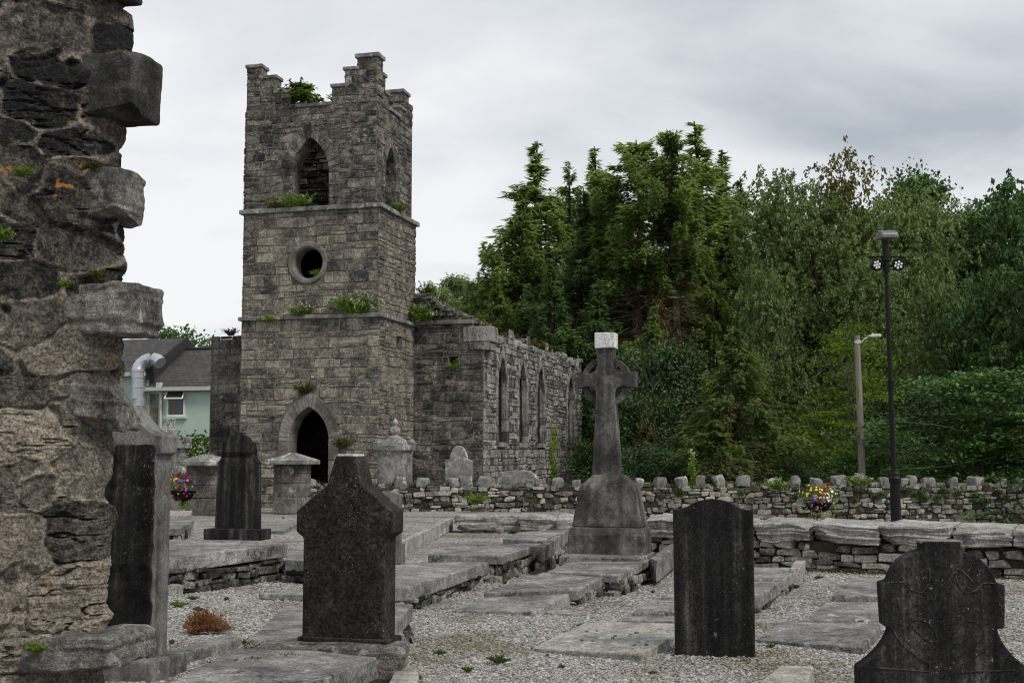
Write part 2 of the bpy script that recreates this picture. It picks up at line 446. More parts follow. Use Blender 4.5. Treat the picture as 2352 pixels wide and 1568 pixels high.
M['black'] = stone('blackened_headstone', (0.009, 0.009, 0.0095), (0.026, 0.025, 0.0245), (0.115, 0.111, 0.106), 1.6, 0.3, 0.05, (0.16, 0.158, 0.15), 12.0, 0.0, 0.0, streak=2.1, grain=0.6, gscale=70, bump=0.6, bdist=0.008, speck=0.3, center=0.35, mott=.5, n1amp=.7)
M['brownblack'] = stone('pitted_headstone', (0.01, 0.0095, 0.009), (0.034, 0.0315, 0.029), (0.13, 0.122, 0.115), 2.6, 0.3, 0.06, (0.25, 0.25, 0.24), 14.0, 0.0, 0.0, streak=0.3, grain=0.75, gscale=50, bump=0.9, bdist=0.01, speck=0.8, center=0.40, mott=1.1, n1amp=.7)
M['greyhead'] = stone('grey_headstone', (0.045, 0.044, 0.043), (0.15, 0.147, 0.141), (0.26, 0.254, 0.24), 1.5, 0.3, 0.06, (0.35, 0.35, 0.33), 10.0, 0.0, 0.0, streak=0.9, grain=0.4, bump=0.5, bdist=0.008, speck=0.5)
M['cross'] = stone('dark_cross_stone', (0.02, 0.02, 0.02), (0.068, 0.065, 0.061), (0.2, 0.19, 0.176), 1.4, 0.4, 0.14, (0.42, 0.42, 0.4), 12.0, 0.0, 0.0, streak=0.8, grain=0.35, bump=0.5, bdist=0.008, speck=0.4)
M['whitehead'] = stone('lichen_white_stone', (0.1, 0.099, 0.093), (0.25, 0.245, 0.232), (0.45, 0.445, 0.425), 3.0, 0.3, 0.5, (0.6, 0.6, 0.58), 12.0, 0.0, 0.0, bump=0.6, bdist=0.015)
M['white'] = stone('white_lichen_cap', (0.4, 0.39, 0.37), (0.62, 0.62, 0.61), (0.75, 0.75, 0.75), 3.0, 0.3, 0.4, (0.78, 0.78, 0.77), 12.0, 0.25, 0.0, bump=0.4, bdist=0.008)
M['crag'] = stone('weathered_crag', (0.022, 0.022, 0.023), (0.15, 0.133, 0.112), (0.36, 0.31, 0.25), 3.0, 1.15, 0.16, (0.42, 0.40, 0.36), 12.0, 0.15, 0.0, bump=1.0, bdist=0.02, strata=0.25, gscale=85, grain=.65, center=0.5, mott=1.3, n1amp=.7)
M['crag_dark'] = stone('dark_crag_block', (0.014, 0.014, 0.015), (0.05, 0.049, 0.048), (0.14, 0.13, 0.118), 3.2, 0.6, 0.04, (0.3, 0.3, 0.28), 12.0, 0.35, 0.0, bump=0.9, bdist=0.015, gscale=110)
M['crag_grey'] = stone('lichened_crag_block', (0.05, 0.05, 0.05), (0.17, 0.16, 0.148), (0.36, 0.345, 0.32), 3.5, 0.6, 0.25, (0.45, 0.44, 0.41), 11.0, .7, 0.0, bump=1.0, bdist=0.02, strata=0.7, gscale=110, mott=1.4)

def simple(name, col, rough=0.7, spec=0.3, metal=0.0, var=0.25, scale=8.0, bump=0.15):
    s = NT(name); c = s.coord(); n = s.noise(c, scale, 5, 0.6)
    k = s.mix(1.0, col, s.ramp(n, [(0.25, 1 - var), (0.75, 1 + var)]), 'MULTIPLY')
    return s.done(k, rough, spec, s.noise(c, scale * 6, 3, 0.6), bump, 0.005, metal)
M['mint'] = simple('mint_render', (0.45, 0.555, 0.49), 0.9, 0.1, var=0.08, scale=2.0)
M['slate'] = None
M['white_pvc'] = simple('white_plastic', (0.74, 0.74, 0.72), 0.5, 0.4, var=0.06)
M['glass_dark'] = simple('dark_window_glass', (0.03, 0.032, 0.034), 0.08, 0.6, var=0.1, bump=0.0)
M['gutter'] = simple('pale_fascia', (0.5, 0.49, 0.46), 0.7, 0.3, var=0.2)
M['steel'] = simple('galvanised_steel', (0.52, 0.55, 0.58), 0.38, 0.5, 0.75, var=0.12, scale=5)
M['darkverge'] = simple('dark_slate_verge', (0.04, 0.04, 0.042), 0.9, 0.1)
M['iron'] = simple('black_painted_iron', (0.008, 0.008, 0.009), 0.5, 0.18, var=0.3, scale=15)
M['lampgrey'] = simple('grey_lamp_housing', (0.1, 0.105, 0.115), 0.45, 0.4)
M['lens'] = simple('led_lens', (0.75, 0.75, 0.72), 0.25, 0.5, var=0.05)
M['pole'] = None
M['bark'] = stone('spruce_bark', (0.02, 0.014, 0.01), (0.065, 0.045, 0.032), (0.14, 0.105, 0.08), 2.0, 0.6, 0.0, bump=0.8)
M['bark_grey'] = stone('grey_bark', (0.03, 0.028, 0.023), (0.09, 0.085, 0.07), (0.2, 0.19, 0.165), 2.0, 0.6, 0.1, bump=0.8)
M['twig'] = stone('dead_twigs', (0.05, 0.035, 0.022), (0.115, 0.08, 0.05), (0.22, 0.17, 0.12), 1.0, 1.0, 0.0, bump=0.1)
M['rust'] = stone('dry_heather', (0.08, 0.03, 0.013), (0.2, 0.085, 0.04), (0.32, 0.16, 0.08), 4.0, 1.0, 0.0, bump=0.1)
M['basket'] = simple('dark_basket', (0.012, 0.011, 0.01), 0.9, 0.1)
s = NT('roof_slate'); c = s.n('ShaderNodeTexCoord').outputs['Object']
br = s.n('ShaderNodeTexBrick', {'Vector': s.n('ShaderNodeCombineXYZ', {0: s.n('ShaderNodeSeparateXYZ', {0: c}).outputs[0], 1: s.math('MULTIPLY', s.n('ShaderNodeSeparateXYZ', {0: c}).outputs[2], 1.0)}).outputs[0],
     'Color1': (0.052, 0.05, 0.05, 1), 'Color2': (0.085, 0.08, 0.078, 1), 'Mortar': (0.018, 0.018, 0.018, 1), 'Scale': 1.0, 'Mortar Size': 0.012, 'Brick Width': 0.34, 'Row Height': 0.125})
M['slate'] = s.done(s.mix(1.0, br.outputs[0], s.ramp(s.noise(c, 3, 5, 0.6), [(0.3, 0.75), (0.7, 1.25)]), 'MULTIPLY'), 0.75, 0.25, br.outputs[1], -0.5, 0.02)
s = NT('weathered_pole_wood'); c = s.coord(); nz = s.noise(s.mapv(c, (30, 30, 1.2)), 1.0, 5, 0.65)
M['pole'] = s.done(s.ramp(nz, [(0.3, (0.09, 0.078, 0.065)), (0.6, (0.27, 0.24, 0.205))]), 0.9, 0.1, nz, 0.5, 0.01)
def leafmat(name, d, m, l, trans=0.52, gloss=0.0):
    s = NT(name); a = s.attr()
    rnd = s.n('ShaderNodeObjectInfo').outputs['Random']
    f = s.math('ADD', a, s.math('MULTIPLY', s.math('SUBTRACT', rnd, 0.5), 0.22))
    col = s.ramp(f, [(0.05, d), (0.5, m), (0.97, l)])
    df = s.n('ShaderNodeBsdfPrincipled', {'Base Color': col, 'Roughness': 0.55 if gloss else 0.75})
    df.inputs['Specular IOR Level'].default_value = 0.35 if gloss else 0.2
    tr = s.n('ShaderNodeBsdfTranslucent', {0: col})
    mxs = s.n('ShaderNodeMixShader', {0: trans, 1: df.outputs[0], 2: tr.outputs[0]})
    s.t.links.new(mxs.outputs[0], s.out.inputs[0])
    return s.m
M['needle'] = leafmat('spruce_needles', (0.078, 0.118, 0.03), (0.205, 0.295, 0.075), (0.33, 0.43, 0.12))
M['needle_blue'] = leafmat('blue_spruce_needles', (0.056, 0.098, 0.036), (0.145, 0.24, 0.082), (0.25, 0.36, 0.135))
M['needle_olive'] = leafmat('olive_spruce_needles', (0.055, 0.082, 0.02), (0.14, 0.195, 0.05), (0.27, 0.33, 0.085))
M['birch'] = leafmat('birch_leaves', (0.066, 0.096, 0.028), (0.165, 0.23, 0.075), (0.30, 0.38, 0.145), 0.35)
M['yellow'] = leafmat('yellowing_leaves', (0.06, 0.065, 0.012), (0.15, 0.14, 0.03), (0.26, 0.23, 0.06), 0.4)
M['broad'] = leafmat('broad_green_leaves', (0.03, 0.07, 0.015), (0.082, 0.178, 0.038), (0.17, 0.29, 0.066), 0.25, 1)
M['ash'] = leafmat('ash_leaves', (0.034, 0.07, 0.022), (0.09, 0.17, 0.052), (0.18, 0.28, 0.1), 0.3)
M['laurel'] = leafmat('laurel_leaves', (0.006, 0.016, 0.004), (0.022, 0.055, 0.011), (0.075, 0.15, 0.028), 0.15, 1)
M['beech'] = leafmat('beech_leaves', (0.07, 0.115, 0.01), (0.165, 0.26, 0.022), (0.28, 0.38, 0.045), 0.4)
M['herb'] = leafmat('herb_leaves', (0.06, 0.11, 0.012), (0.15, 0.25, 0.03), (0.27, 0.37, 0.07), 0.35)
M['drygrass'] = leafmat('dry_grass', (0.06, 0.045, 0.015), (0.13, 0.1, 0.035), (0.22, 0.18, 0.08), 0.3)
M['mossy'] = leafmat('moss_tufts', (0.035, 0.035, 0.008), (0.09, 0.085, 0.02), (0.15, 0.13, 0.04), 0.2)
s = NT('petals')
M['petals'] = s.done(s.ramp(s.attr(), [(0.0, (0.55, 0.02, 0.03)), (0.14, (0.62, 0.03, 0.2)), (0.3, (0.7, 0.28, 0.45)), (0.42, (0.13, 0.07, 0.42)), (0.58, (0.36, 0.25, 0.62)), (0.68, (0.78, 0.5, 0.03)), (0.82, (0.78, 0.66, 0.12)), (0.9, (0.8, 0.8, 0.76))], 'CONSTANT'), 0.7, 0.2)
M['valerian'] = leafmat('white_flower_heads', (0.4, 0.38, 0.3), (0.62, 0.6, 0.5), (0.78, 0.77, 0.68), 0.3)
# gravel: the sheet and the loose stones
def gravelmat(name, sheet):
    s = NT(name); c = s.n('ShaderNodeTexCoord').outputs['Object']
    stops = [(0.0, (0.08, 0.079, 0.078)), (0.3, (0.23, 0.226, 0.218)), (0.6, (0.36, 0.352, 0.336)), (0.85, (0.54, 0.525, 0.5)), (1.0, (0.36, 0.28, 0.19))]
    if sheet:
        wv = s.n('ShaderNodeTexVoronoi', {'Vector': c, 'Scale': 30.0})
        v2 = s.vor(c, 30.0, 'DISTANCE_TO_EDGE')
        rc = s.n('ShaderNodeSeparateColor', {0: wv.outputs['Color']}).outputs[0]
        col = s.ramp(rc, stops)
        big = s.noise(c, .8, 6, 0.65)
        col = s.mix(1.0, col, s.ramp(big, [(0.36, (0.62, 0.57, 0.48)), (0.5, (0.95, 0.95, 0.95)), (0.7, (1.05, 1.05, 1.06))]), 'MULTIPLY')
        col = s.mix(1.0, col, s.ramp(v2, [(0.0, 0.35), (0.12, 1.0)]), 'MULTIPLY')
        return s.done(col, 0.9, 0.2, v2, 1.0, 0.02)
    f = s.attr(); g = s.noise(c, 120, 3, 0.6)
    dirt = s.ramp(s.noise(c, .8, 6, 0.65), [(0.36, (0.62, 0.57, 0.48)), (0.5, (0.95, 0.95, 0.95)), (0.7, (1.05, 1.05, 1.06))])
    col = s.mix(1.0, s.mix(1.0, s.ramp(f, stops), dirt, 'MULTIPLY'), s.ramp(g, [(0.3, 0.8), (0.7, 1.15)]), 'MULTIPLY')
    return s.done(col, 0.85, 0.25, g, 0.3, 0.004)
M['gravel'] = gravelmat('gravel_sheet', True)
M['pebble'] = gravelmat('gravel_stones', False)
s = NT('forest_floor'); c = s.n('ShaderNodeTexCoord').outputs['Object']; nn = s.noise(c, 1.5, 8, 0.65)
M['floor'] = s.done(s.ramp(nn, [(0.3, (0.02, 0.022, 0.01)), (0.55, (0.04, 0.055, 0.018)), (0.8, (0.07, 0.075, 0.03))]), 0.95, 0.1, nn, 0.8, 0.1)
# ------------------------------------------------------------------ ground
mb = MB(); g = 600.0
xs = np.array([-g, -60, -30, -15, 15, 30, 60, g]); ys = np.array([-40, -5, 20, 40, 70, 120, 250, 900.0])
VV = np.array([(x, y, -0.75) for y in ys for x in xs]); k = len(xs)
mb.add(VV, [(j * k + i, j * k + i + 1, (j + 1) * k + i + 1, (j + 1) * k + i) for j in range(len(ys) - 1) for i in range(k - 1)])
tag(mb.build('ground', M['floor']), kind='structure')
# gravel yard, one gently uneven sheet as far as the churchyard wall
nx, ny = 150, 220
gx = np.linspace(-22, 24, nx); gy = np.linspace(-6, 40, ny)
GX, GY = np.meshgrid(gx, gy)
def ground_z(x, y):
    x, y = np.asarray(x, float), np.asarray(y, float)
    s_ = lambda q: np.clip(q, 0, 1) ** 2 * (3 - 2 * np.clip(q, 0, 1))
    return 0.035 * fbm(P3(x * 0.5, y * 0.5, 3.3), 3) - .5 * s_((y + .45 * x - 20.3) / 1.6) * s_((x - 1.2) / 2.0)
GZ = ground_z(GX, GY)
mb = MB(); mb.add(np.stack([GX, GY, GZ], -1).reshape(-1, 3), [(j * nx + i, j * nx + i + 1, (j + 1) * nx + i + 1, (j + 1) * nx + i) for j in range(ny - 1) for i in range(nx - 1)])
tag(mb.build('gravel_yard', M['gravel'], smooth=True), kind='structure')

# ------------------------------------------------------------------ masonry
def subtract(a, b, cuts):
    iv = [(a, b)]
    for c0, c1 in cuts:
        nv = []
        for p, q in iv:
            if c1 <= p or c0 >= q: nv.append((p, q)); continue
            if c0 > p: nv.append((p, c0))
            if c1 < q: nv.append((c1, q))
        iv = nv
    return [(p, q) for p, q in iv if q - p > 0.03]
def courses(u0, u1, z0, z1, rng, hr, wr, blocked=None, top=None, thin=0.14):
    out = []; z = z0
    while z < z1 - 1e-4:
        h = rng.uniform(*hr)
        if z + h > z1 - hr[0] * 0.6: h = z1 - z
        for a, b in subtract(u0, u1, blocked(z, z + h) if blocked else []):
            x = a
            while x < b - 1e-4:
                wd = rng.uniform(*wr) * (1.5 if rng.random() < 0.15 else 1)
                if x + wd > b - wr[0] * 0.7: wd = b - x
                tz = top(x + wd / 2) if top else 1e9
                if z + h * 0.55 < tz:
                    if h > 0.14 and rng.random() < thin:
                        q = rng.uniform(0.35, 0.65)
                        out.append((x, x + wd, z, z + h * q))
                        if wd > 0.3 and rng.random() < 0.5:
                            s_ = rng.uniform(.35, .65); out += [(x, x + wd * s_, z + h * q, z + h), (x + wd * s_, x + wd, z + h * q, z + h)]
                        else: out.append((x, x + wd, z + h * q, z + h))
                    else: out.append((x, x + wd, z, z + h))
                x += wd
        z += h
    return np.array(out)
def plates(mb, rc, O, ex, n, rng, depth=0.016, var=0.014, gap=0.009, e=0.02, warp=0.05, rough_=0.009, tb=0.5, tv=0.3, zt=None):
    "one rough-faced block per rectangle of rc, standing proud of the wall plane"
    O, ex, n = (np.asarray(q, float) for q in (O, ex, n))
    a, b, c, d = rc.T; g = gap / 2; Rn = len(a)
    a, b, c, d = a + g, b - g, c + g, d - g
    w_, h_ = b - a, d - c
    eu = np.minimum(e, w_ * .25); ez_ = np.minimum(e, h_ * .25)
    us = np.stack([a, a + eu, (a + b) / 2, b - eu, b], 1); zs = np.stack([c, c + ez_, (c + d) / 2, d - ez_, d], 1)
    UU = np.repeat(us[:, None, :], 5, 1).copy(); ZZ = np.repeat(zs[:, :, None], 5, 2).copy()
    D = np.full((Rn, 5, 5), -0.006); base = depth + rng.uniform(-var, var, Rn)
    D[:, 1:4, 1:4] = base[:, None, None] + rng.normal(0, rough_, (Rn, 3, 3))
    UU[:, 1:4, 1:4] += rng.normal(0, .25, (Rn, 3, 3)) * eu[:, None, None]
    ZZ[:, 1:4, 1:4] += rng.normal(0, .25, (Rn, 3, 3)) * ez_[:, None, None]
    for i, j, su, sz in ((0, 0, 1, 1), (0, 4, -1, 1), (4, 0, 1, -1), (4, 4, -1, -1)):
        UU[:, i, j] += su * eu * rng.uniform(.2, .9, Rn); ZZ[:, i, j] += sz * ez_ * rng.uniform(.2, .9, Rn)
    off = rng.uniform(0, 50)
    wz = warp * fbm(np.stack([UU * .9 + off, ZZ * 1.3, UU * 0], -1), 2); wu = warp * .7 * fbm(np.stack([UU * 1.1, ZZ * 1.7 + off, UU * 0 + 5], -1), 2)
    X = O + (UU + wu)[..., None] * ex + (ZZ + wz)[..., None] * np.array((0, 0, 1.0)) + D[..., None] * n
    idx = np.arange(Rn * 25).reshape(Rn, 5, 5)
    F = np.stack([idx[:, :-1, :-1], idx[:, :-1, 1:], idx[:, 1:, 1:], idx[:, 1:, :-1]], -1).reshape(-1, 4)
    if np.cross(ex, (0, 0, 1.0)) @ n < 0: F = F[:, ::-1]
    t = tb + rng.normal(0, tv * .5, Rn)
    if zt is not None: t = t + zt((a + b) / 2, (c + d) / 2)
    mb.add(X.reshape(-1, 3), F, np.repeat(np.clip(t, 0, 1), 16))
def backing(mb, u0, u1, z0, z1, O, ex, n, T, cuts=(), top=None, dz=0.14):
    "wall body behind the face, sliced where openings cut it"
    O, ex, n = (np.asarray(q, float) for q in (O, ex, n)); ez = np.array((0, 0, 1.0))
    zb = {z0, z1}
    for zz0, zz1, fn in cuts:
        for q in np.arange(zz0, zz1 + dz * .5, dz): zb.add(min(max(q, z0), z1))
    zb = sorted(zb)
    for p, q in zip(zb[:-1], zb[1:]):
        if q - p < 1e-6: continue
        cc = [r for zz0, zz1, fn in cuts if q > zz0 + 1e-6 and p < zz1 - 1e-6 for r in fn(p, q)]
        for a, b in subtract(u0, u1, cc):
            P = [O + s * ex + z_ * ez + dd * n for dd in (0, -T) for s, z_ in ((a, p), (b, p), (b, q), (a, q))]
            mb.add(P, [(0, 1, 2, 3), (7, 6, 5, 4), (0, 4, 5, 1), (1, 5, 6, 2), (2, 6, 7, 3), (3, 7, 4, 0)], 0.5)
class Arch:
    "two-centred pointed opening: centre c, half width a, sill, springing, apex, and a ring of stones w wide"
    def __init__(s, c, a, zsill, zs, za, w): s.c, s.a, s.z0, s.zs, s.za, s.w = c, a, zsill, zs, za, w
    def half(s, z, grow=0.0):
        a, h = s.a + grow, s.za - s.zs + grow * 1.25
        if z <= s.zs: return a
        if z >= s.zs + h: return 0.0
        Rr = (a * a + h * h) / (2 * a); y = z - s.zs
        return max(0.0, math.sqrt(max(Rr * Rr - y * y, 0)) - (Rr - a))
    def cut(s, grow):
        def fn(z0, z1):
            if z1 <= s.z0 or z0 >= s.za + grow * 1.25: return []
            hw = s.half(max(z0, s.z0), grow)
            return [(s.c - hw, s.c + hw)] if hw > 0.02 else []
        return fn
    def pt(s, q, grow, side):
        "q 0..1 along the arch from springing to apex"
        a, h = s.a + grow, s.za - s.zs + grow * 1.25
        Rr = (a * a + h * h) / (2 * a); amax = math.asin(min(1, h / Rr)); an = amax * q
        return s.c + side * (Rr * math.cos(an) - (Rr - a)), s.zs + Rr * math.sin(an)
    def ring(s, mb, O, ex, n, rng, out=0.03, T=0.5, nv=7, jamb=(0.25, 0.42), rag=0.0, smooth=False):
        O, ex, n = (np.asarray(q, float) for q in (O, ex, n)); ez = np.array((0, 0, 1.0))
        def block(q4, t):
            q4 = np.array(q4); c_ = q4.mean(0); q4 = c_ + (q4 - c_) * (1 - 0.008 / max(0.05, np.ptp(q4, 0).max()))
            o_ = out + rng.uniform(-.008, .012)
            sh = c_ + (q4 - c_) * 0.93
            L = [(q4, -T), (q4, o_ - .02), (sh, o_)]
            P = np.array([[O + p[0] * ex + p[1] * ez + dd * n for p in qq] for qq, dd in L]).reshape(-1, 3)
            F = [(i * 4 + j, i * 4 + (j + 1) % 4, (i + 1) * 4 + (j + 1) % 4, (i + 1) * 4 + j) for i in range(2) for j in range(4)] + [(8, 9, 10, 11), (3, 2, 1, 0)]
            mb.add(P, F, t)
        for side in (-1, 1):
            qs = np.linspace(0, 1, nv + 1)
            for i in range(nv):
                ww = s.w * (1 + rng.uniform(-rag, rag))
                sub = 2 if smooth else 1
                tt = np.clip(.5 + rng.normal(0, .2), 0, 1)
                for k_ in range(sub):
                    a0 = qs[i] + (qs[i + 1] - qs[i]) * k_ / sub; a1 = qs[i] + (qs[i + 1] - qs[i]) * (k_ + 1) / sub
                    block([s.pt(a0, 0, side), s.pt(a0, ww, side), s.pt(a1, ww, side), s.pt(a1, 0, side)], tt)
            z = s.z0
            while z < s.zs - 0.02:
                h = rng.uniform(*jamb); h = s.zs - z if z + h > s.zs - .12 else h
                ww = s.w * (1 + rng.uniform(-rag, rag))
                x0, x1 = s.c + side * s.a, s.c + side * (s.a + ww)
                block([(x0, z), (x1, z), (x1, z + h), (x0, z + h)], np.clip(.5 + rng.normal(0, .2), 0, 1)); z += h

# ------------------------------------------------------------------ the ruined church
rng = np.random.default_rng(11)
CH = at(868, 1100, 36.0); CH[2] = 0
church = thing('church_ruin', CH, 'roofless grey stone church ruin with square west tower, stepped battlements and lancet windows', 'church ruin', rotz=-AX, local=True)
X_, Y_ = np.array((1.0, 0, 0)), np.array((0, 1.0, 0))
TW, TD, WT = 4.42, 3.25, 0.6
door = Arch(-2.17, 0.63, -0.1, 1.95, 2.95, 0.34)
bel = Arch(-2.29, 0.60, 8.9, 9.95, 11.05, 0.36)
belS = Arch(1.27, 0.44, 8.9, 10.0, 10.9, 0.3)
OC, OR0, OR1 = (-2.3, 7.24), 0.44, 0.645
def oc_cut(r):
    def fn(z0, z1):
        zc = min(max(OC[1], z0), z1); d = abs(zc - OC[1])
        return [(OC[0] - math.sqrt(r * r - d * d), OC[0] + math.sqrt(r * r - d * d))] if d < r else []
    return fn
def merge(*fs): return lambda z0, z1: [r for f in fs for r in f(z0, z1)]
HOLE = (1.45, 1.95, 4.72, 5.1)
def rect_cut(a, b, c, d): return lambda z0, z1: [(a, b)] if z1 > c + .02 and z0 < d - .02 else []
st1, st2, st3 = (-TW, 0.0), (-TW, -0.05), (-TW - 0.02, -0.18)
mbw = MB(); mbk = MB(); mbd = MB()
# front faces, three stages
plates(mbw, courses(st1[0], st1[1], 0, 5.55, rng, (.12, .34), (.18, .62), door.cut(door.w - .02)), (0, 0, 0), X_, -Y_, rng, tb=.56, tv=.4)
plates(mbw, courses(st2[0], st2[1], 5.66, 8.8, rng, (.16, .36), (.22, .7), oc_cut(OR1 - .03)), (0, 0.03, 0), X_, -Y_, rng, tb=.5, tv=.5)
plates(mbd, courses(st3[0], st3[1], 8.92, 12.0, rng, (.13, .32), (.18, .55), bel.cut(bel.w - .05)), (0, 0.1, 0), X_, -Y_, rng, tb=.48, tv=.45)
# right side
plates(mbw, courses(0, 3.0, 0, 5.55, rng, (.1, .28), (.2, .6), rect_cut(*HOLE)), (0.0, 0, 0), Y_, X_, rng, tb=.5, tv=.35)
plates(mbw, courses(0, TD, 5.66, 8.8, rng, (.1, .26), (.2, .6)), (-0.05, 0, 0), Y_, X_, rng, tb=.5, tv=.3)
plates(mbd, courses(0.1, TD - .1, 8.92, 12.0, rng, (.1, .26), (.2, .55), belS.cut(belS.w - .05)), (-0.18, 0, 0), Y_, X_, rng, tb=.5, tv=.35)
# left side and rear
plates(mbw, courses(0, 3.0, 0, 5.55, rng, (.12, .28), (.25, .6)), (-TW, 0, 0), Y_, -X_, rng, depth=.006, var=.006)
plates(mbw, courses(0, TD, 5.66, 8.8, rng, (.12, .28), (.25, .6)), (-TW, 0, 0), Y_, -X_, rng, depth=.006, var=.006)
plates(mbd, courses(0, TD - .1, 8.92, 12.0, rng, (.12, .28), (.25, .6)), (-TW - .02, 0, 0), Y_, -X_, rng, depth=.006, var=.006)
plates(mbd, courses(-TW, -.2, 5.66, 12.0, rng, (.12, .28), (.25, .6)), (0, TD, 0), X_, Y_, rng)
# bodies
for (a, b), z0, z1, yo, cuts in ((st1, -.3, 5.6, 0, [(-.1, 3.4, door.cut(.02))]), (st2, 5.6, 8.86, .03, [(6.7, 7.8, oc_cut(OR0 + .05))]), (st3, 8.86, 12.0, .1, [(8.9, 11.2, bel.cut(.03))])):
    backing(mbk, a, b, z0, z1, (0, yo, 0), X_, -Y_, WT, cuts, dz=0.1)
backing(mbk, WT, 3.0, -.3, 5.6, (0, 0, 0), Y_, X_, WT, [(HOLE[2], HOLE[3], rect_cut(*HOLE))])
backing(mbk, WT + .03, TD - .6, 5.6, 8.86, (-.05, 0, 0), Y_, X_, WT)
backing(mbk, WT + .1, TD - .6, 8.86, 12.0, (-.18, 0, 0), Y_, X_, WT, [(8.9, 11.0, belS.cut(.03))], dz=0.1)
backing(mbk, WT + .1, TD - .6, -.3, 12.0, (-TW, 0, 0), Y_, -X_, WT)
backing(mbk, -TW, -.06, -.3, 8.86, (0, TD - .002, 0), X_, Y_, WT); backing(mbk, -TW, -.19, 8.86, 12.0, (0, TD - .002, 0), X_, Y_, WT)
# inside faces seen through the openings
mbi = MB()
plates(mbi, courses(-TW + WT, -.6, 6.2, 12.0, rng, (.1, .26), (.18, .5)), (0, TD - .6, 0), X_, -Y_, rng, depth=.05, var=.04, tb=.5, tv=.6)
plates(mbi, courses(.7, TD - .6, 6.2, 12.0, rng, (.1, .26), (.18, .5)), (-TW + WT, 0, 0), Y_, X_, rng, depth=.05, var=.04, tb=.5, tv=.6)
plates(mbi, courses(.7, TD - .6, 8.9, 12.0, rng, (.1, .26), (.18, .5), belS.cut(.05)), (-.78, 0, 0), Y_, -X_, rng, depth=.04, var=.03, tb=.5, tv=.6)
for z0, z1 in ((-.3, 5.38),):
    box(mbi, (-TW + WT + .02, TD - .72, z0), (-WT - .02, TD - .62, z1), .2); box(mbi, (-TW + WT + .01, WT + .08, z0), (-TW + WT + .06, TD - .73, z1), .2); box(mbi, (-WT - .06, WT + .08, z0), (-WT - .01, TD - .73, z1), .2)  # added dark lining, its colour stands in for shade behind the doorway
for z in (5.4, 8.3): box(mbi, (-TW + WT, WT, z), (-WT, TD - .6, z + .15), .3)  # unseen floor slabs added to keep doorway and round window dark
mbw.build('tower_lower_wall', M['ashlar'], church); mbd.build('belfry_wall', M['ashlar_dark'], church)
mbk.build('wall_core', M['mortar'], church); mbi.build('inner_face', M['hollow_shade'], church)
# door surround, belfry arches, round window
mb = MB(); door.ring(mb, (0, 0, 0), X_, -Y_, rng, out=.05, T=.55, nv=6, jamb=(.3, .5), smooth=True); mb.build('door_surround', M['trim'], church)
mb = MB(); bel.ring(mb, (0, .1, 0), X_, -Y_, rng, out=.03, T=.6, nv=8, rag=.25); mb.build('belfry_arch', M['ashlar_dark'], church)
mb = MB(); belS.ring(mb, (-.18, 0, 0), Y_, X_, rng, out=.03, T=.6, nv=7, rag=.25); mb.build('belfry_arch', M['ashlar_dark'], church)
mb = MB(); kk = 40; prof = [(OR0 + .02, .45), (OR0 + .02, .02), (OR0 + .07, -.045), (OR1 - .03, -.05), (OR1, -.02), (OR1, .1)]
X = np.array([[(OC[0] + r * math.cos(a), y + .03, OC[1] + r * math.sin(a)) for a in np.arange(kk) * 2 * math.pi / kk] for r, y in prof]).reshape(-1, 3)
mb.add(X, [(i * kk + j, i * kk + (j + 1) % kk, (i + 1) * kk + (j + 1) % kk, (i + 1) * kk + j) for i in range(len(prof) - 1) for j in range(kk)], .45)
mb.build('round_window_ring', M['trim'], church, smooth=False)
mb = MB(); slab(mb, [(HOLE[0] - .1, 0, 0), (HOLE[1], 0, 0), (HOLE[1], .1, 0), (HOLE[0], .1, 0)], .05)
# string courses and copings: rows of separate stones
def band(mb, O, ex, n, u0, u1, z0, z1, proj, rng, wr=(.5, 1.1), back=.25, t=.5):
    O, ex, n = (np.asarray(q, float) for q in (O, ex, n)); x = u0
    while x < u1 - 1e-3:
        wd = rng.uniform(*wr); wd = u1 - x if x + wd > u1 - .3 else wd
        h = (z1 - z0) / 2; c = O + (x + wd / 2) * ex + np.array((0, 0, z0 + h)) + n * (proj - back) / 2
        Mx = np.stack([ex, -n, np.array((0, 0, 1.0))], 1)
        rock(mb, c, (wd / 2 - .003, (proj + back) / 2, h), .35, (5, 3, 2), .06, 4.0, Mx, np.clip(t + rng.normal(0, .2), 0, 1)); x += wd
for z0, z1, yo, xo in ((5.55, 5.67, 0, 0), (8.79, 8.93, .03, -.05)):
    mb = MB(); pj = .09 if z0 < 6 else .12
    band(mb, (0, yo, 0), X_, -Y_, -TW - pj, xo + pj, z0, z1, pj, rng)
    band(mb, (xo, 0, 0), Y_, X_, -.02, 3.0 if z0 < 6 else TD + .08, z0, z1, pj, rng)
    band(mb, (-TW, 0, 0), Y_, -X_, -.02, TD, z0, z1, pj, rng)
    mb.build('string_course', M['cope'], church)
# battlements
mbm = MB(); mbc = MB(); mbf = MB()
def merlon(x0, x1, y0, y1, z0, z1, cap=.11, ov=.055):
    rr = lambda a, b: courses(a, b, z0, z1, rng, (.14, .26), (.2, .45))
    plates(mbm, rr(x0, x1), (0, y0, 0), X_, -Y_, rng, tv=.6); plates(mbm, rr(y0, y1), (x1, 0, 0), Y_, X_, rng, tv=.5)
    plates(mbm, rr(y0, y1), (x0, 0, 0), Y_, -X_, rng, tv=.5); plates(mbm, rr(x0, x1), (0, y1, 0), X_, Y_, rng, tv=.5)
    box(mbf, (x0, y0, z0 - .01), (x1, y1, z1))
    if cap:
        rock(mbc, ((x0 + x1) / 2, (y0 + y1) / 2, z1 + cap / 2), ((x1 - x0) / 2 + ov, (y1 - y0) / 2 + ov, cap / 2), .4, (4, 4, 2), .14, 4.0, None, rng.uniform(.3, .7))
L0, Rr0, F0 = -TW - .02, -.18, .1
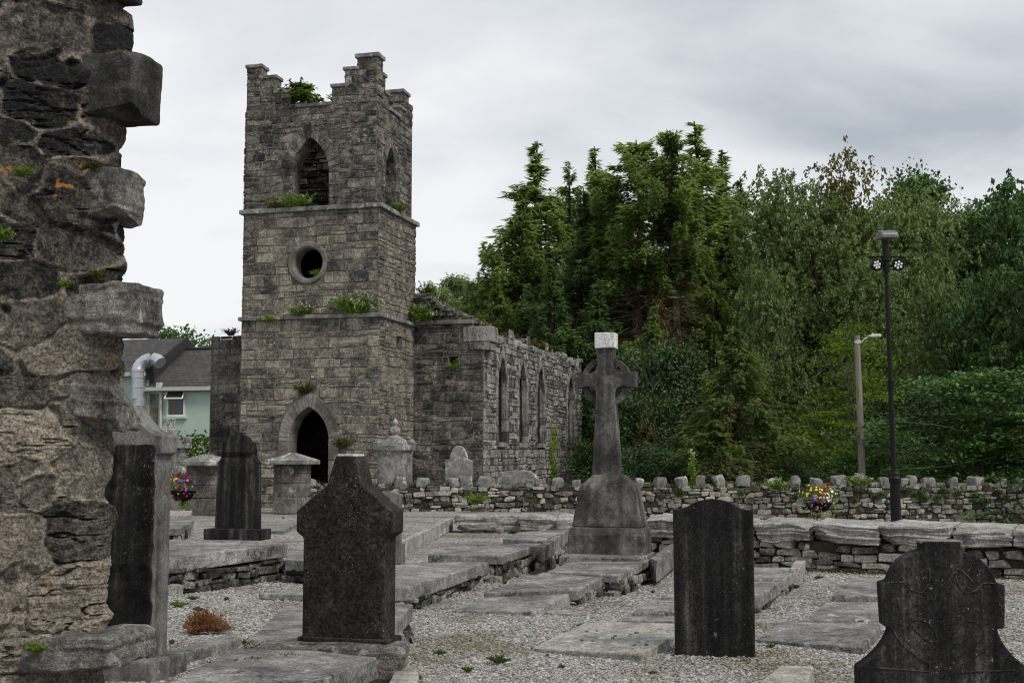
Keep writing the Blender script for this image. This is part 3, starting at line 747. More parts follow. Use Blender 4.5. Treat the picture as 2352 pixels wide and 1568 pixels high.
def corner(rows):
    global mbm, mbc, mbf
    mbm, mbc, mbf = MB(), MB(), MB()
    for r_ in rows: merlon(*r_)
    b_ = mbm.build('battlement', M['ashlar_dark'], church); mbf.build('core', M['mortar'], b_)
    if mbc.n: mbc.build('cap_stones', M['cope'], b_)
corner([(L0, L0 + .46, F0, F0 + .42, 12, 13.36), (L0 + .46, L0 + .95, F0, F0 + .4, 12, 12.98), (L0 + .95, L0 + 1.43, F0, F0 + .4, 12, 12.5)])
corner([(-1.62, -1.22, F0, F0 + .4, 12, 12.54), (-1.22, -.82, F0, F0 + .4, 12, 13.03), (-.82, Rr0, F0, F0 + .45, 12, 13.38, .13, .07), (-.62, Rr0, F0 + .45, F0 + .68, 12, 12.92), (-.62, Rr0, F0 + .68, F0 + .95, 12, 12.42)])
corner([(-.62, Rr0, 2.05, 2.5, 12, 12.34, .1), (-.95, Rr0, 2.5, TD - .05, 12, 12.72, .0), (-.82, Rr0 - .1, 2.58, TD - .1, 12.7, 13.0, .12), (-1.35, -.95, TD - .5, TD - .05, 12, 12.5, .1)])
corner([(L0, L0 + .45, TD - .5, TD - .05, 12, 12.9), (L0, L0 + .42, 2.1, 2.75, 12, 12.4)])
mbc = MB()
band(mbc, (0, F0, 0), X_, -Y_, L0 + 1.43, -1.62, 12, 12.11, .07, rng, back=.5)
band(mbc, (Rr0, 0, 0), Y_, X_, F0 + .95, 2.05, 12, 12.11, .07, rng, back=.5)
band(mbc, (L0, 0, 0), Y_, -X_, .6, 2.1, 12, 12.11, .05, rng, back=.5)
band(mbc, (0, TD, 0), X_, Y_, L0 + .45, -1.25, 12, 12.11, .05, rng, back=.5)
mbc.build('coping', M['cope'], church)
# nave: west front either side of the tower, south wall with lancets, north and east walls
NY, NL, NR, NE = 3.0, -7.05, 2.3, 17.75
mbn = MB(); mbq = MB(); mbk = MB()
hole2 = (1.16, 1.46, 4.17, 4.53)
plates(mbn, courses(0.02, NR, 0, 5.6, rng, (.12, .34), (.25, .75), rect_cut(*hole2), lambda u: 5.6 if u < 1.9 else 5.5), (0, NY, 0), X_, -Y_, rng, tb=.42, tv=.4)
backing(mbk, 0.0, NR, -.3, 5.45, (0, NY, 0), X_, -Y_, .7, [(hole2[2], hole2[3], rect_cut(*hole2))]); box(mbk, (0, NY + .03, 5.4), (1.92, NY + .66, 5.58))
mbn.build('nave_west_wall', M['ashlar_dark'], church); mbn = MB()
topL = lambda u: 5.38 if u < -5.85 else (5.72 if u > -5.5 else 5.56)
plates(mbn, courses(NL, -TW, 0, 5.9, rng, (.16, .36), (.3, .8), None, topL), (0, NY, 0), X_, -Y_, rng, tb=.36, tv=.5, var=.02)
backing(mbk, NL, -TW, -.3, 5.3, (0, NY, 0), X_, -Y_, .7); box(mbk, (-5.5, NY + .03, 5.2), (-TW, NY + .66, 5.68))
mbn.build('nave_west_wall', M['ashlar_dark'], church); mbn = MB()
gab = lambda u: np.interp(u, [0, .45, .7, 1.2, 1.6, 1.95], [6.62, 6.58, 6.32, 6.12, 5.92, 5.72])
rg = courses(-.05, 1.95, 5.72, 6.7, rng, (.08, .2), (.14, .4), None, gab)
plates(mbn, rg, (0, NY + .08, 0), X_, -Y_, rng, depth=.06, var=.05, tb=.3, tv=.4, warp=.05)
for u in np.arange(-.03, 1.9, .12):
    zt = float(gab(u + .06)); box(mbk, (u, NY + .1, 5.7), (u + .121, NY + .6, zt - .08))
    for _ in range(2): rock(mbn, (u + rng.uniform(0, .1), NY + rng.uniform(.12, .5), zt - .07 + rng.uniform(-.03, .04)), rng.uniform(.05, .13, 3) * (1.3, 1, .7), .4, (2, 2, 2), .25, None, rotz_m(rng.uniform(0, 3)), rng.uniform(.1, .7))
mbn.build('broken_gable', M['ashlar_dark'], church)
mb = MB(); band(mb, (0, NY, 0), X_, -Y_, .02, 1.95, 5.6, 5.73, .1, rng); mb.build('nave_cornice', M['trim'], church)
mb = MB(); rock(mb, (NR - .2, NY + .33, 5.28), (.46, .38, .24), .12, (5, 4, 4), .08, 3, None, .75); rock(mb, (NR - .14, NY + .3, 4.9), (.34, .36, .12), .15, (5, 4, 3), .1, 3, None, .35)
mb.build('quoin', M['ashlar_pale'], church)
LAN = [Arch(y, .52, 1.96, 3.75, 4.72, .24) for y in (5.12, 7.78, 10.42, 15.6)]
lcut = merge(*[l.cut(l.w - .04) for l in LAN])
stop = lambda u: 5.45 + .1 * math.sin(u * 2.3) + .07 * math.sin(u * 5.1 + 1) - (0.12 if 10.6 < u < 11.3 else 0)
plates(mbq, courses(NY, NE, 0, 5.7, rng, (.12, .3), (.16, .55), lcut, stop, .2), (NR, 0, 0), Y_, X_, rng, depth=.018, var=.016, tb=.55, tv=.5)
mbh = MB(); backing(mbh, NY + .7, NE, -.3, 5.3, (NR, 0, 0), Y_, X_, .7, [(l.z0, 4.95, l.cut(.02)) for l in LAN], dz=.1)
plates(mbq, courses(NY + .7, NE, 0, 5.7, rng, (.1, .26), (.2, .6), lcut, stop), (NR - .7, 0, 0), Y_, -X_, rng, tb=.4)
for _ in range(190):
    u = rng.uniform(NY + .5, NE); rock(mbq, (NR - rng.uniform(.02, .68), u, stop(u) - .12 + rng.uniform(-.05, .07)), rng.uniform(.06, .17, 3) * (1.1, 1.1, .7), .35, (2, 2, 2), .3, None, rotz_m(rng.uniform(0, 3)), rng.uniform(.3, 1))
# end of the wall
plates(mbq, courses(NR - .7, NR, 0, 5.4, rng, (.12, .3), (.2, .5)), (0, NE, 0), X_, Y_, rng)
mbq.build('nave_south_wall', M['ashlar_pale'], church); mbh.build('nave_south_core', M['hollow_shade'], church)
for l in LAN:
    mb = MB(); l.ring(mb, (NR, 0, 0), Y_, X_, rng, out=.03, T=.16, nv=6, jamb=(.2, .4), rag=.3)
    box(mb, (NR - .7, l.c - .6, 1.8), (NR + .05, l.c + .6, 1.95), .6); mb.build('lancet_window', M['ashlar_pale'], church)
mbx = MB()
plates(mbx, courses(NY + .7, NE, 0, 5.3, rng, (.14, .3), (.3, .8)), (NL + .7, 0, 0), Y_, X_, rng); backing(mbk, NY + .7, NE, -.3, 5.2, (NL, 0, 0), Y_, -X_, .7)
plates(mbx, courses(NY + .7, NE, 0, 5.3, rng, (.14, .3), (.3, .8)), (NL, 0, 0), Y_, -X_, rng)
mbx.build('nave_north_wall', M['ashlar_dark'], church)
mbk.build('nave_wall_core', M['mortar'], church)
# ------------------------------------------------------------------ rubble walls
def rubble_face(mb, O, ex, n, L, z0, z1, rng, hr=(.09, .2), wr=(.12, .4), dep=.11, tv=.5, tb=.5, top=None, out=0.02):
    "courses of separate rough stones, each a rounded block"
    O, ex, n = (np.asarray(q, float) for q in (O, ex, n))
    Mx = np.stack([ex, -n, np.array((0, 0, 1.0))], 1)
    for a, b, c, d in courses(0, L, z0, z1, rng, hr, wr, None, top, .25):
        w_, h_ = b - a, d - c
        if rng.random() < .04: continue
        cz = (c + d) / 2 + .03 * math.sin((a + b) * 1.7 + c * 5); 
        P = O + ex * (a + b) / 2 + np.array((0, 0, cz)) + n * (out - dep + rng.uniform(-.025, .03))
        rock(mb, P, (w_ / 2 * .97, dep, h_ / 2 * .97), rng.uniform(.2, .45), (4, 2, 4), .3, 6.0 / max(w_, .2) * .5, Mx @ roty_m(rng.normal(0, .04)), float(np.clip(tb + rng.normal(0, tv * .4), 0, 1)), facets=7)
# churchyard wall with upright cope stones, running along VW from pier to the right
rng = np.random.default_rng(5)
p0 = on_z(905, 1175, 0.0)
WZ = 0.69
VW = np.array((1.0, -.02, 0)); VW /= np.linalg.norm(VW); UW = np.array((-VW[1], VW[0], 0))
def along(px, line_p, dirv, py=1150):
    "distance along a wall line at picture column px"
    r = ray(px, py); A = np.array(((dirv[0], -r[0]), (dirv[1], -r[1]))); return np.linalg.solve(A, -np.array((line_p[0], line_p[1])))[0]
s0, s1 = along(705, p0, VW), along(2420, p0, VW)
O = p0 + VW * s0
cw = thing('churchyard_wall', O, 'rubble stone churchyard wall topped by upright cope stones, running under the trees', 'wall')
L = s1 - s0
mb = MB()
rubble_face(mb, O, VW, -UW, L, -.55, WZ, rng, tb=.5, tv=.7)
rubble_face(mb, O + UW * .45, VW, UW, L, -.55, WZ, rng, (.14, .24), (.2, .5))
mb.build('rubble_face', M['rubble'], cw)
mb = MB(); Q = [O + VW * a + UW * b + np.array((0, 0, z)) for z in (-.6, WZ - .03) for a, b in ((0, .03), (L, .03), (L, .42), (0, .42))]
mb.add(Q, [(3, 2, 1, 0), (4, 5, 6, 7), (0, 1, 5, 4), (1, 2, 6, 5), (2, 3, 7, 6), (3, 0, 4, 7)]); mb.build('wall_core', M['rubble_gap'], cw)
Mx = np.stack([VW, UW, np.array((0, 0, 1.0))], 1)
CP = [(703, 1.5, 1), (722, .8, .4), (918, 1.15, 1), (970, 1.1, 1), (1037, 1, 1), (1060, .7, 1.05), (1113, 1.1, 1.0), (1166, .9, 1.1), (1220, 1.1, .9), (1282, 1.2, .9), (1325, .9, .7), (1466, .8, 1), (1518, 1.2, .95), (1567, 1, 1.0), (1612, .95, 1.1), (1655, 1.1, 1.15), (1710, 1.4, 1.25), (1781, 1.3, .85), (1829, .75, 1.1), (1879, 1.1, 1.1), (1930, .95, 1.2), (1978, 1.0, 1.35), (2036, .95, 1.2), (2079, .9, 1.2), (2099, .8, 1.2), (2097, .5, .5), (2138, 1.2, .9), (2195, .9, 1.15), (2248, 1.2, 1.1), (2306, .8, .9), (2345, .8, 1), (2385, 1, 1)]
for px, ws, hs in CP:
    a = along(px, p0, VW) - s0; mb = MB()
    w_, h_ = .14 * ws * rng.uniform(.85, 1.15), .15 * hs * rng.uniform(.85, 1.15)
    rock(mb, O + VW * a + UW * .2 + np.array((0, 0, WZ + h_ * .6)), (w_, .2, h_), .4, (4, 4, 4), .28, 4.5, Mx @ roty_m(rng.normal(0, .09)) @ rotz_m(rng.normal(0, .2)), rng.uniform(.35, .75), facets=5); mb.build('cope_stone', M['cope'], cw)
mb = MB()
for a in np.arange(.2, L - .1, .3):
    rock(mb, O + VW * (a + rng.uniform(-.06, .06)) + UW * rng.uniform(.12, .3) + np.array((0, 0, WZ + rng.uniform(-.01, .05))), (rng.uniform(.07, .16), .13, rng.uniform(.04, .075)), .4, (3, 3, 3), .3, 5, Mx, rng.uniform(.2, .7))
mb.build('levelling_course', M['rubble'], cw)
# earth and moss along the top
# earth and moss along the wall top and foot
mb = MB(); n = 5200; aa = rng.uniform(0, L, n); nz2 = fbm(P3(aa * 1.3, aa * 0, 2.0), 3); kp = rng.random(n) < .5 + .8 * nz2; aa = aa[kp]; n = len(aa)
C = O + VW * aa[:, None] + UW * rng.uniform(.0, .4, (n, 1)); C[:, 2] = WZ + rng.uniform(-.02, .07, n)
leaves(mb, C, rng.normal(0, .6, (n, 3)) + (0, 0, .7), rng.normal(size=(n, 3)), rng.uniform(.03, .1, n), .025, rng.uniform(0, .8, n)); mb.build('wall_top_moss', M['mossy'], cw)['kind'] = 'stuff'
mb = MB(); n = 260; aa = rng.uniform(0, L, n); C = O + VW * aa[:, None] + UW * rng.uniform(.05, .35, (n, 1)); C[:, 2] = WZ
leaves(mb, C, rng.normal(0, .35, (n, 3)) + (0, 0, 1), rng.normal(size=(n, 3)), rng.uniform(.1, .32, n), .012, rng.uniform(.2, 1, n)); mb.build('dry_grass', M['drygrass'], cw)['kind'] = 'stuff'
# gate piers
def pier(px, py, w_, h_, label, rng):
    P = on_z(px, py, 0.0); t = thing('gate_pier', P, label, 'gate pier', 'capped stone piers of the churchyard gate', rotz=-AX, local=True)
    mb = MB()
    for z0, z1 in ((0, .45), (.45, .8), (.8, 1.06), (1.06, 1.3)):
        rock(mb, (0, .22, (z0 + z1) / 2 * h_ / 1.3), (w_ / 2 * rng.uniform(.94, 1.02), .3, (z1 - z0) / 2 * h_ / 1.3 - .004), .1, (5, 4, 4), .07, 3, None, rng.uniform(.3, .7))
    mb.build('shaft', M['pier'], t)
    mb = MB(); hw = w_ / 2 + .13
    prof = [(hw * 1.414 * .98, h_), (hw * 1.414, h_ + .03), (hw * 1.414, h_ + .11), (.12, h_ + .3), (.001, h_ + .31)]
    lathe(mb, (0, .22, 0), prof, 4, .5); mb.build('cap', M['cope'], t)
    return t
pier(662, 1180, .84, 1.3, 'stone gate pier with pyramid cap just left of the pointed church door', rng)
pier(462, 1183, .84, 1.27, 'stone gate pier with pyramid cap behind the dark headstone, beside the flower basket', rng)
# stretch of wall left of the gate
sa, sb = along(150, p0, VW), along(428, p0, VW)
O2 = p0 + VW * sa; lw = thing('churchyard_wall', O2, 'low rubble churchyard wall left of the gate piers under the flower basket', 'wall')
mb = MB(); rubble_face(mb, O2, VW, -UW, sb - sa, -.1, .62, rng); mb.build('rubble_face', M['rubble'], lw)
mb = MB(); Q = [O2 + VW * a + UW * b + np.array((0, 0, z)) for z in (-.1, .6) for a, b in ((0, .03), (sb - sa, .03), (sb - sa, .4), (0, .4))]
mb.add(Q, [(3, 2, 1, 0), (4, 5, 6, 7), (0, 1, 5, 4), (1, 2, 6, 5), (2, 3, 7, 6), (3, 0, 4, 7)]); mb.build('wall_core', M['rubble_gap'], lw)
# low retaining wall with great pale capstones
q0 = on_z(1900, 1312, 0.0); wd_ = np.array((math.cos(R(27)), -math.sin(R(27)), 0.0)); wn = np.array((-wd_[1], wd_[0], 0.0))
a0, a1 = along(1478, q0, wd_), along(2440, q0, wd_)
lo = thing('low_wall', q0 + wd_ * a0, 'low dry stone wall with big pale weathered capstones across the right middle distance', 'low wall')
O3 = q0 + wd_ * a0; L3 = a1 - a0
mb = MB(); rubble_face(mb, O3, wd_, -wn, L3, -.08, .38, rng, (.06, .13), (.14, .42), .16, out=.03, tb=.55); mb.build('rubble_face', M['rubble'], lo)
mb = MB(); Q = [O3 + wd_ * a + wn * b + np.array((0, 0, z)) for z in (-.1, .4) for a, b in ((0, .06), (L3, .06), (L3, .7), (0, .7))]
mb.add(Q, [(3, 2, 1, 0), (4, 5, 6, 7), (0, 1, 5, 4), (1, 2, 6, 5), (2, 3, 7, 6), (3, 0, 4, 7)]); mb.build('wall_core', M['rubble_gap'], lo)
Mw = np.stack([wd_, wn, np.array((0, 0, 1.0))], 1)
edges = [1478, 1600, 1736, 1865, 2020, 2186, 2325, 2480]
for i, (x0, x1) in enumerate(zip(edges[:-1], edges[1:])):
    b0, b1 = along(x0, q0, wd_) - a0, along(x1, q0, wd_) - a0; mb = MB()
    rock(mb, O3 + wd_ * (b0 + b1) / 2 + wn * .36 + np.array((0, 0, .52 + rng.uniform(-.015, .015))), ((b1 - b0) / 2 - .012, .44, .125), .12, (40, 18, 14), .3, 3.4, Mw @ rotx_m(.05) @ roty_m(rng.normal(0, .02)), rng.uniform(.45, .75), strata=.035, sf=30, facets=4)
    mb.build('capstone', M['capstone'], lo, smooth=False)
# further low kerb wall left of the cross
k0 = on_z(1050, 1222, 0.0); b1 = along(1330, k0, V)
kw = thing('low_wall', k0, 'long low bank of pale layered limestone behind the graves, left of the celtic cross', 'low wall')
mb = MB()
for x0, x1 in ((1040, 1190), (1185, 1275), (1270, 1345)):
    c0, c1 = along(x0, k0, V), along(x1, k0, V)
    rock(mb, k0 + V * (c0 + c1) / 2 + U * .3 + np.array((0, 0, .2)), ((c1 - c0) / 2, .36, .16), .5, (22, 8, 8), .3, 1.6, Mx, rng.uniform(.45, .7), strata=.045, sf=26, facets=5)
mb.build('capstone', M['capstone'], kw)
mb = MB(); rubble_face(mb, k0, V, -U, b1, -.08, .12, rng, (.06, .12), (.15, .4)); mb.build('rubble_face', M['rubble'], kw)

# ------------------------------------------------------------------ ruined wall in the foreground
rng = np.random.default_rng(21)
E0 = at(284, 784, 6.0)                              # silhouette edge
ta = R(30); TV = np.array((math.cos(ta), math.sin(ta), 0.0)); NV = np.array((math.sin(ta), -math.cos(ta), 0.0))
fw = thing('ruined_wall', np.array((E0[0] - .5, E0[1], 0.0)), 'tall ruined wall of weathered rubble with projecting toothing stones at the left edge', 'ruined wall')
zrow = [(-60, 300), (0, 283), (18, 268), (30, 296), (70, 301), (110, 297), (130, 283), (280, 286), (300, 290), (335, 283), (392, 280), (515, 292), (540, 297), (575, 290), (600, 296), (650, 289), (775, 286), (850, 292), (880, 284), (980, 278), (1010, 281), (1045, 283), (1090, 280), (1120, 267), (1145, 268), (1160, 281), (1190, 291), (1215, 280), (1250, 279), (1300, 285), (1350, 280), (1400, 285), (1455, 282), (1490, 283), (1600, 285)]
zt = np.array([at(284, y, 6.0)[2] for y, _ in zrow]); xt = np.array([(x - 284) / 475.0 - .045 for _, x in zrow]); od = np.argsort(zt)
z = np.arange(-0.1, 3.95, .0075); nz_ = len(z)
s_front = np.concatenate([np.linspace(-3.0, -.9, 60), np.arange(-.88, -.07, .0075)]); rc = .07
sa_ = np.linspace(0, math.pi / 2, 12)[1:]; s_back = np.linspace(.03, .9, 40)
S = np.concatenate([s_front, rc * (sa_ - 0) - .07, s_back + rc * math.pi / 2 - .07])
base = np.concatenate([s_front[:, None] * TV + 0 * NV, ((-.07 + rc * np.sin(sa_))[:, None] * TV + (rc * np.cos(sa_) - rc)[:, None] * NV), np.repeat((0 * TV)[None], len(s_back), 0) - (s_back + rc)[:, None] * NV])
nor = np.concatenate([np.repeat(NV[None], len(s_front), 0), np.sin(sa_)[:, None] * TV + np.cos(sa_)[:, None] * NV, np.repeat(TV[None], len(s_back), 0)])
SS, ZZ = np.meshgrid(S, z)
wu = .05 * fbm(P3(SS * 4, ZZ * 4, 1.0), 3); wz = .045 * fbm(P3(SS * 3, ZZ * 5, 9.0), 3)
a_ = SS + wu; b_ = ZZ + wz
# squarish stones of mixed sizes: weighted cells with a blocky metric
pa, pz = [], []
for zr in np.arange(-.3, 4.3, .17):
    x = -3.6 + rng.uniform(0, .3)
    while x < 1.4: pa.append(x + rng.normal(0, .06)); pz.append(zr + rng.normal(0, .05)); x += rng.uniform(.2, .42)
pa, pz = np.array(pa), np.array(pz); kp = rng.random(len(pa)) > .25; pa, pz = pa[kp], pz[kp]; pw = rng.uniform(-.035, .06, len(pa)); tl = rng.normal(0, .12, len(pa)); asp = rng.uniform(1.3, 2.3, len(pa))
d1 = np.full(a_.shape, 9.0); d2 = np.full(a_.shape, 9.0); sid = np.zeros(a_.shape, int)
for i_ in range(len(pa)):
    c0_, c1_ = np.searchsorted(S, pa[i_] - 1.0), np.searchsorted(S, pa[i_] + 1.0); r0_, r1_ = np.searchsorted(z, pz[i_] - .7), np.searchsorted(z, pz[i_] + .7)
    if c1_ <= c0_ or r1_ <= r0_: continue
    da, dz_ = a_[r0_:r1_, c0_:c1_] - pa[i_], b_[r0_:r1_, c0_:c1_] - pz[i_]
    da, dz_ = (da + tl[i_] * dz_) / asp[i_], dz_ - tl[i_] * da
    d = (da ** 4 + dz_ ** 4) ** .25 - pw[i_]
    D1, D2, Sd = d1[r0_:r1_, c0_:c1_], d2[r0_:r1_, c0_:c1_], sid[r0_:r1_, c0_:c1_]
    nw = d < D1
    D2[:] = np.where(nw, D1, np.minimum(D2, d)); D1[:] = np.where(nw, d, D1); Sd[:] = np.where(nw, i_ + 1, Sd)
ed = (d2 - d1) * .7 - .001 + .016 * fbm(P3(SS * 16, ZZ * 16, 4.0), 3)
hs = _h(sid, sid * 0 + 3, sid * 0 + 1); h2 = _h(sid, sid * 0 + 7, sid * 0 + 2); h3 = _h(sid, sid * 0 + 11, sid * 0 + 2); h4 = _h(sid, sid * 0 + 13, sid * 0 + 5)
prof = np.clip(ed / .016, 0, 1); prof = prof * prof * (3 - 2 * prof)
big = fbm(P3(SS * 2.2, ZZ * 2.2, 2.0), 3)
rg_ = fbm(P3(SS * 7, ZZ * 7, sid * .37), 4)
strat = fbm(np.stack([SS * 3.5 + h2 * 9, ZZ * 42 + SS * (h3 - .5) * 22, sid * 1.7], -1), 3)
smask = np.clip((h4 - .55) * 5, 0, 1)
cle = np.abs(fbm(np.stack([SS * 3 + 40, ZZ * 15, sid * .9], -1), 3)); cle = np.clip(1 - cle / .05, 0, 1)
mort = fbm(P3(SS * 22, ZZ * 22, 8.0), 3)
pits = np.clip((fbm(P3(SS * 9, ZZ * 11, 14.0), 2) - .36) * 6, 0, 1) * (1 - prof)
tlx, tlz = (h2 - .5) * .2, (h4 - .5) * .2
Hh = prof * (.012 + .022 * hs + (a_ - pa[np.maximum(sid - 1, 0)]) * tlx + (b_ - pz[np.maximum(sid - 1, 0)]) * tlz) + .02 * big + prof * (.02 * rg_ + .012 * strat * smask - .022 * cle * smask) + (1 - prof) * (.008 * mort) - .035 * pits + .006 * fbm(P3(SS * 34, ZZ * 34, 3.0), 3)
fil = np.clip((fbm(P3(SS * 3.2, ZZ * 3.2, 33.0), 3) - .02) * 5, 0, 1)      # mortar smeared over the joints
Hh = Hh + (1 - prof) * fil * .03 + .012 * np.abs(fbm(P3(SS * 12, ZZ * 12, 5.0), 4))
ex_ = np.interp(z, zt[od], xt[od])[:, None]
Bs = (np.array((E0[0], E0[1], 0.0)) + base)[None] + nor[None] * Hh[..., None] + TV * (ex_ * np.clip((S + .9) / .8, 0, 1)[None])[..., None]
Bs = Bs.copy(); Bs[..., 2] = ZZ
Sm = len(S); idx = np.arange(nz_ * Sm).reshape(nz_, Sm)
F = np.stack([idx[:-1, :-1], idx[:-1, 1:], idx[1:, 1:], idx[1:, :-1]], -1).reshape(-1, 4)
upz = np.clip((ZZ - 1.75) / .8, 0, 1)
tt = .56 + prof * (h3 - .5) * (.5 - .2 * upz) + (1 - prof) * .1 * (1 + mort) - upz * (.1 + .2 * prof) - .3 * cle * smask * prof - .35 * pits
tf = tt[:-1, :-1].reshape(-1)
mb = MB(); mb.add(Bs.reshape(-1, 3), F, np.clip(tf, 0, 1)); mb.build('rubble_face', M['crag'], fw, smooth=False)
mb = MB(); c_ = np.array((E0[0], E0[1], 0)); Q = [c_ + TV * a - NV * b + np.array((0, 0, zz_)) for zz_ in (-.1, 3.9) for a, b in ((-2.95, .06), (-.12, .06), (-.12, .85), (-2.95, .85))]
mb.add(Q, [(3, 2, 1, 0), (4, 5, 6, 7), (0, 1, 5, 4), (1, 2, 6, 5), (2, 3, 7, 6), (3, 0, 4, 7)]); mb.build('wall_core', M['mortar'], fw)
Mu = np.stack([V, U, np.array((0, 0, 1.0))], 1)
def tooth(px0, px1, py0, py1, mat, hv, hu, rad, amp, strata, tilt=0.0, Y=5.98, freq=9, fac=3):
    c = at((px0 + px1) / 2, (py0 + py1) / 2, Y); z0, z1 = at(0, py1, Y)[2], at(0, py0, Y)[2]
    right = at(px1, (py0 + py1) / 2, Y)
    cc = right - V * hv * .94 - U * hu * .4
    cc[2] = (z0 + z1) / 2
    mb = MB(); rock(mb, cc, (hv, hu, (z1 - z0) / 2), rad, (34, 24, 34), amp, freq, Mu @ roty_m(tilt), .5, strata=strata, sf=26, facets=fac)
    mb.build('toothing_stone', mat, fw, smooth=False)
tooth(232, 350, 136, 278, M['crag_dark'], .2, .13, .16, .1, .004, .02)
tooth(190, 317, 392, 512, M['crag_grey'], .2, .12, .2, .2, .01, .1, fac=6)
tooth(183, 346, 656, 770, M['crag_grey'], .24, .14, .1, .15, .016, .03, fac=2)
tooth(205, 312, 880, 978, M['crag_grey'], .2, .13, .2, .22, .01, .12, fac=5)
tooth(20, 320, 1457, 1535, M['crag_grey'], .42, .2, .35, .25, .02, -.09, 5.9)
tooth(225, 308, -40, 5, M['crag_dark'], .18, .12, .3, .2, .01, .0)
# ------------------------------------------------------------------ graves
rng = np.random.default_rng(33)
def arc(cx, cz, r, a0, a1, n=10, rz=None):
    return [(cx + r * math.cos(R(a)), cz + (rz or r) * math.sin(R(a))) for a in np.linspace(a0, a1, n)]
def qbez(p, c, q, n=7):
    return [tuple((1 - t) ** 2 * np.array(p) + 2 * t * (1 - t) * np.array(c) + t * t * np.array(q)) for t in np.linspace(0, 1, n)]
def norm_prof(pts, px0, px1, py0, py1, w_, h_):
    "picture outline to metres: px0..px1 spans w_, py1 (base)..py0 (top) spans h_"
    cx = (px0 + px1) / 2
    return [((x - cx) / (px1 - px0) * w_, (py1 - y) / (py1 - py0) * h_) for x, y in pts]
def headstone(px, py, z, label, prof, thick, mat, rot=0.0, cat='headstone', part='slab', bevel=.008, lean=0.0):
    P = on_z(px, py, z)
    t = thing('headstone', P, label, cat, rotz=-AX + rot, local=True)
    t.rotation_euler = (lean, 0, -AX + rot)
    profile_solid(part, prof, thick, mat, t, bevel)
    return t
# stepped headstone in the centre foreground
def stepped(w_, h_, lug=.055):
    a = w_ / 2
    half = [(a, -.02), (a, h_ * .56), (a + lug, h_ * .59), (a + lug, h_ * .70)]
    half += qbez((a + lug, h_ * .70), (a * .77, h_ * .782), (a * .47, h_ * .836), 8)[1:]
    half += qbez((a * .42, h_ * .84), (a * .36, h_ * .91), (a * .215, h_ * 1.0), 7)
    return half + [(-x, z) for x, z in half[::-1]]
t = headstone(786, 1479, .30, 'dark pitted headstone with stepped pointed top in the centre foreground', stepped(.60, 1.28), .23, M['brownblack'], bevel=.01)
mb = MB(); rock(mb, (.01, .115, .0), (.335, .14, .045), .3, (8, 4, 3), .2, 4); mb.build('footing', M['brownblack'], t)
mb = MB(); rock(mb, (0, .115, 1.284), (.06, .105, .008), .5, (5, 5, 2), .2, 6); mb.build('lichen_crust', M['white'], t)
# round-shouldered slab headstone on the right
w_, h_ = .622, 1.235; a = w_ / 2
pr = [(-a, -.08), (a, -.08), (a + .003, h_ * .93), (a * .84, h_ * .934)] + qbez((a * .84, h_ * .934), (a * .68, h_ * .942), (a * .55, h_ * .966), 6)[1:] + qbez((a * .55, h_ * .966), (0, h_ * 1.036), (-a * .55, h_ * .966), 13)[1:] + qbez((-a * .55, h_ * .966), (-a * .68, h_ * .942), (-a * .84, h_ * .934), 6)[1:] + [(-a - .003, h_ * .93)]
headstone(1641, 1510, 0.0, 'tall blackened headstone with low arched top standing in gravel, right of the celtic cross', pr, .09, M['black'], bevel=.006)
# black headstone with round head and ears, on a plinth
w_, h_ = .83, 1.72; a = w_ / 2
half = [(a * 1.02, 0), (a * .96, h_ * .67), (a * 1.0, h_ * .685)] + qbez((a * .97, h_ * .685), (a * .78, h_ * .72), (a * .68, h_ * .79), 7) + [(a * .72, h_ * .79), (a * .72, h_ * .895), (a * .56, h_ * .895)] + arc(0, h_ * .865, a * .58, 12, 72, 8, h_ * .115) + [(a * .17, h_ * .985), (a * .17, h_)]
t = headstone(537, 1238, .08, 'tall black headstone with round head and small ears on a plinth, near the gate', half + [(-x, z) for x, z in half[::-1]], .14, M['black'])
t.children[0].location = (0, .08, .17)
mb = MB(); rock(mb, (0, .13, .085), (.56, .2, .095), .12, (8, 4, 4), .04, 3); mb.build('plinth', M['black'], t)
# tall headstone seen at its side, half hidden by the ruined wall
w_, h_ = .74, 1.76; a = w_ / 2
half = [(a, 0), (a, h_ * .83), (a + .045, h_ * .84), (a + .045, h_ * .912)] + qbez((a + .045, h_ * .912), (a * .62, h_ * .93), (a * .40, h_ * 1.04), 9)[1:]
Pb = on_z(352, 1520, .12)
t = thing('headstone', Pb - V * (a + .02), 'tall grey headstone seen edge-on with swept shoulder, beside the ruined wall', 'headstone', rotz=-AX, local=True)
profile_solid('slab', half + [(-x, z) for x, z in half[::-1]], .22, M['greyhead'], t, .01)
mb = MB(); P, Q = rbox(.40, .012, .76, .01, (14, 2, 26)); P = rough(P, .03, 9, o=3); mb.add(P + (-.03, -.012, .78), Q, .3); mb.build('rough_back', M['black'], t)
mb = MB(); lathe(mb, (0, .11, 0), [(.02, -.2)], 4) if False else rock(mb, (0, .11, -.07), (a + .1, .24, .1), .25, (10, 6, 4), .05, 3); mb.build('plinth', M['greyhead'], t)
# plain dark pillar-like headstone behind the centre stone
Pb = on_z(874, 1300, .12)
t = thing('headstone', Pb + U * .3, 'dark block headstone with low gabled top, behind the centre foreground stone', 'headstone', rotz=-AX, local=True)
profile_solid('slab', [(-.34, 0), (.14, 0), (.14, .93), (0, .97), (-.34, .95)], .13, M['greyhead'], t, .008)
Pb = on_z(911, 1296, .0)
t = thing('grave_marker', Pb, 'small square dark grave marker stub beside the block headstone', 'grave marker', rotz=-AX, local=True)
mb = MB(); rock(mb, (0, .1, .12), (.058, .1, .17), .12, (4, 4, 5), .05, 3); mb.build('stub', M['greyhead'], t)
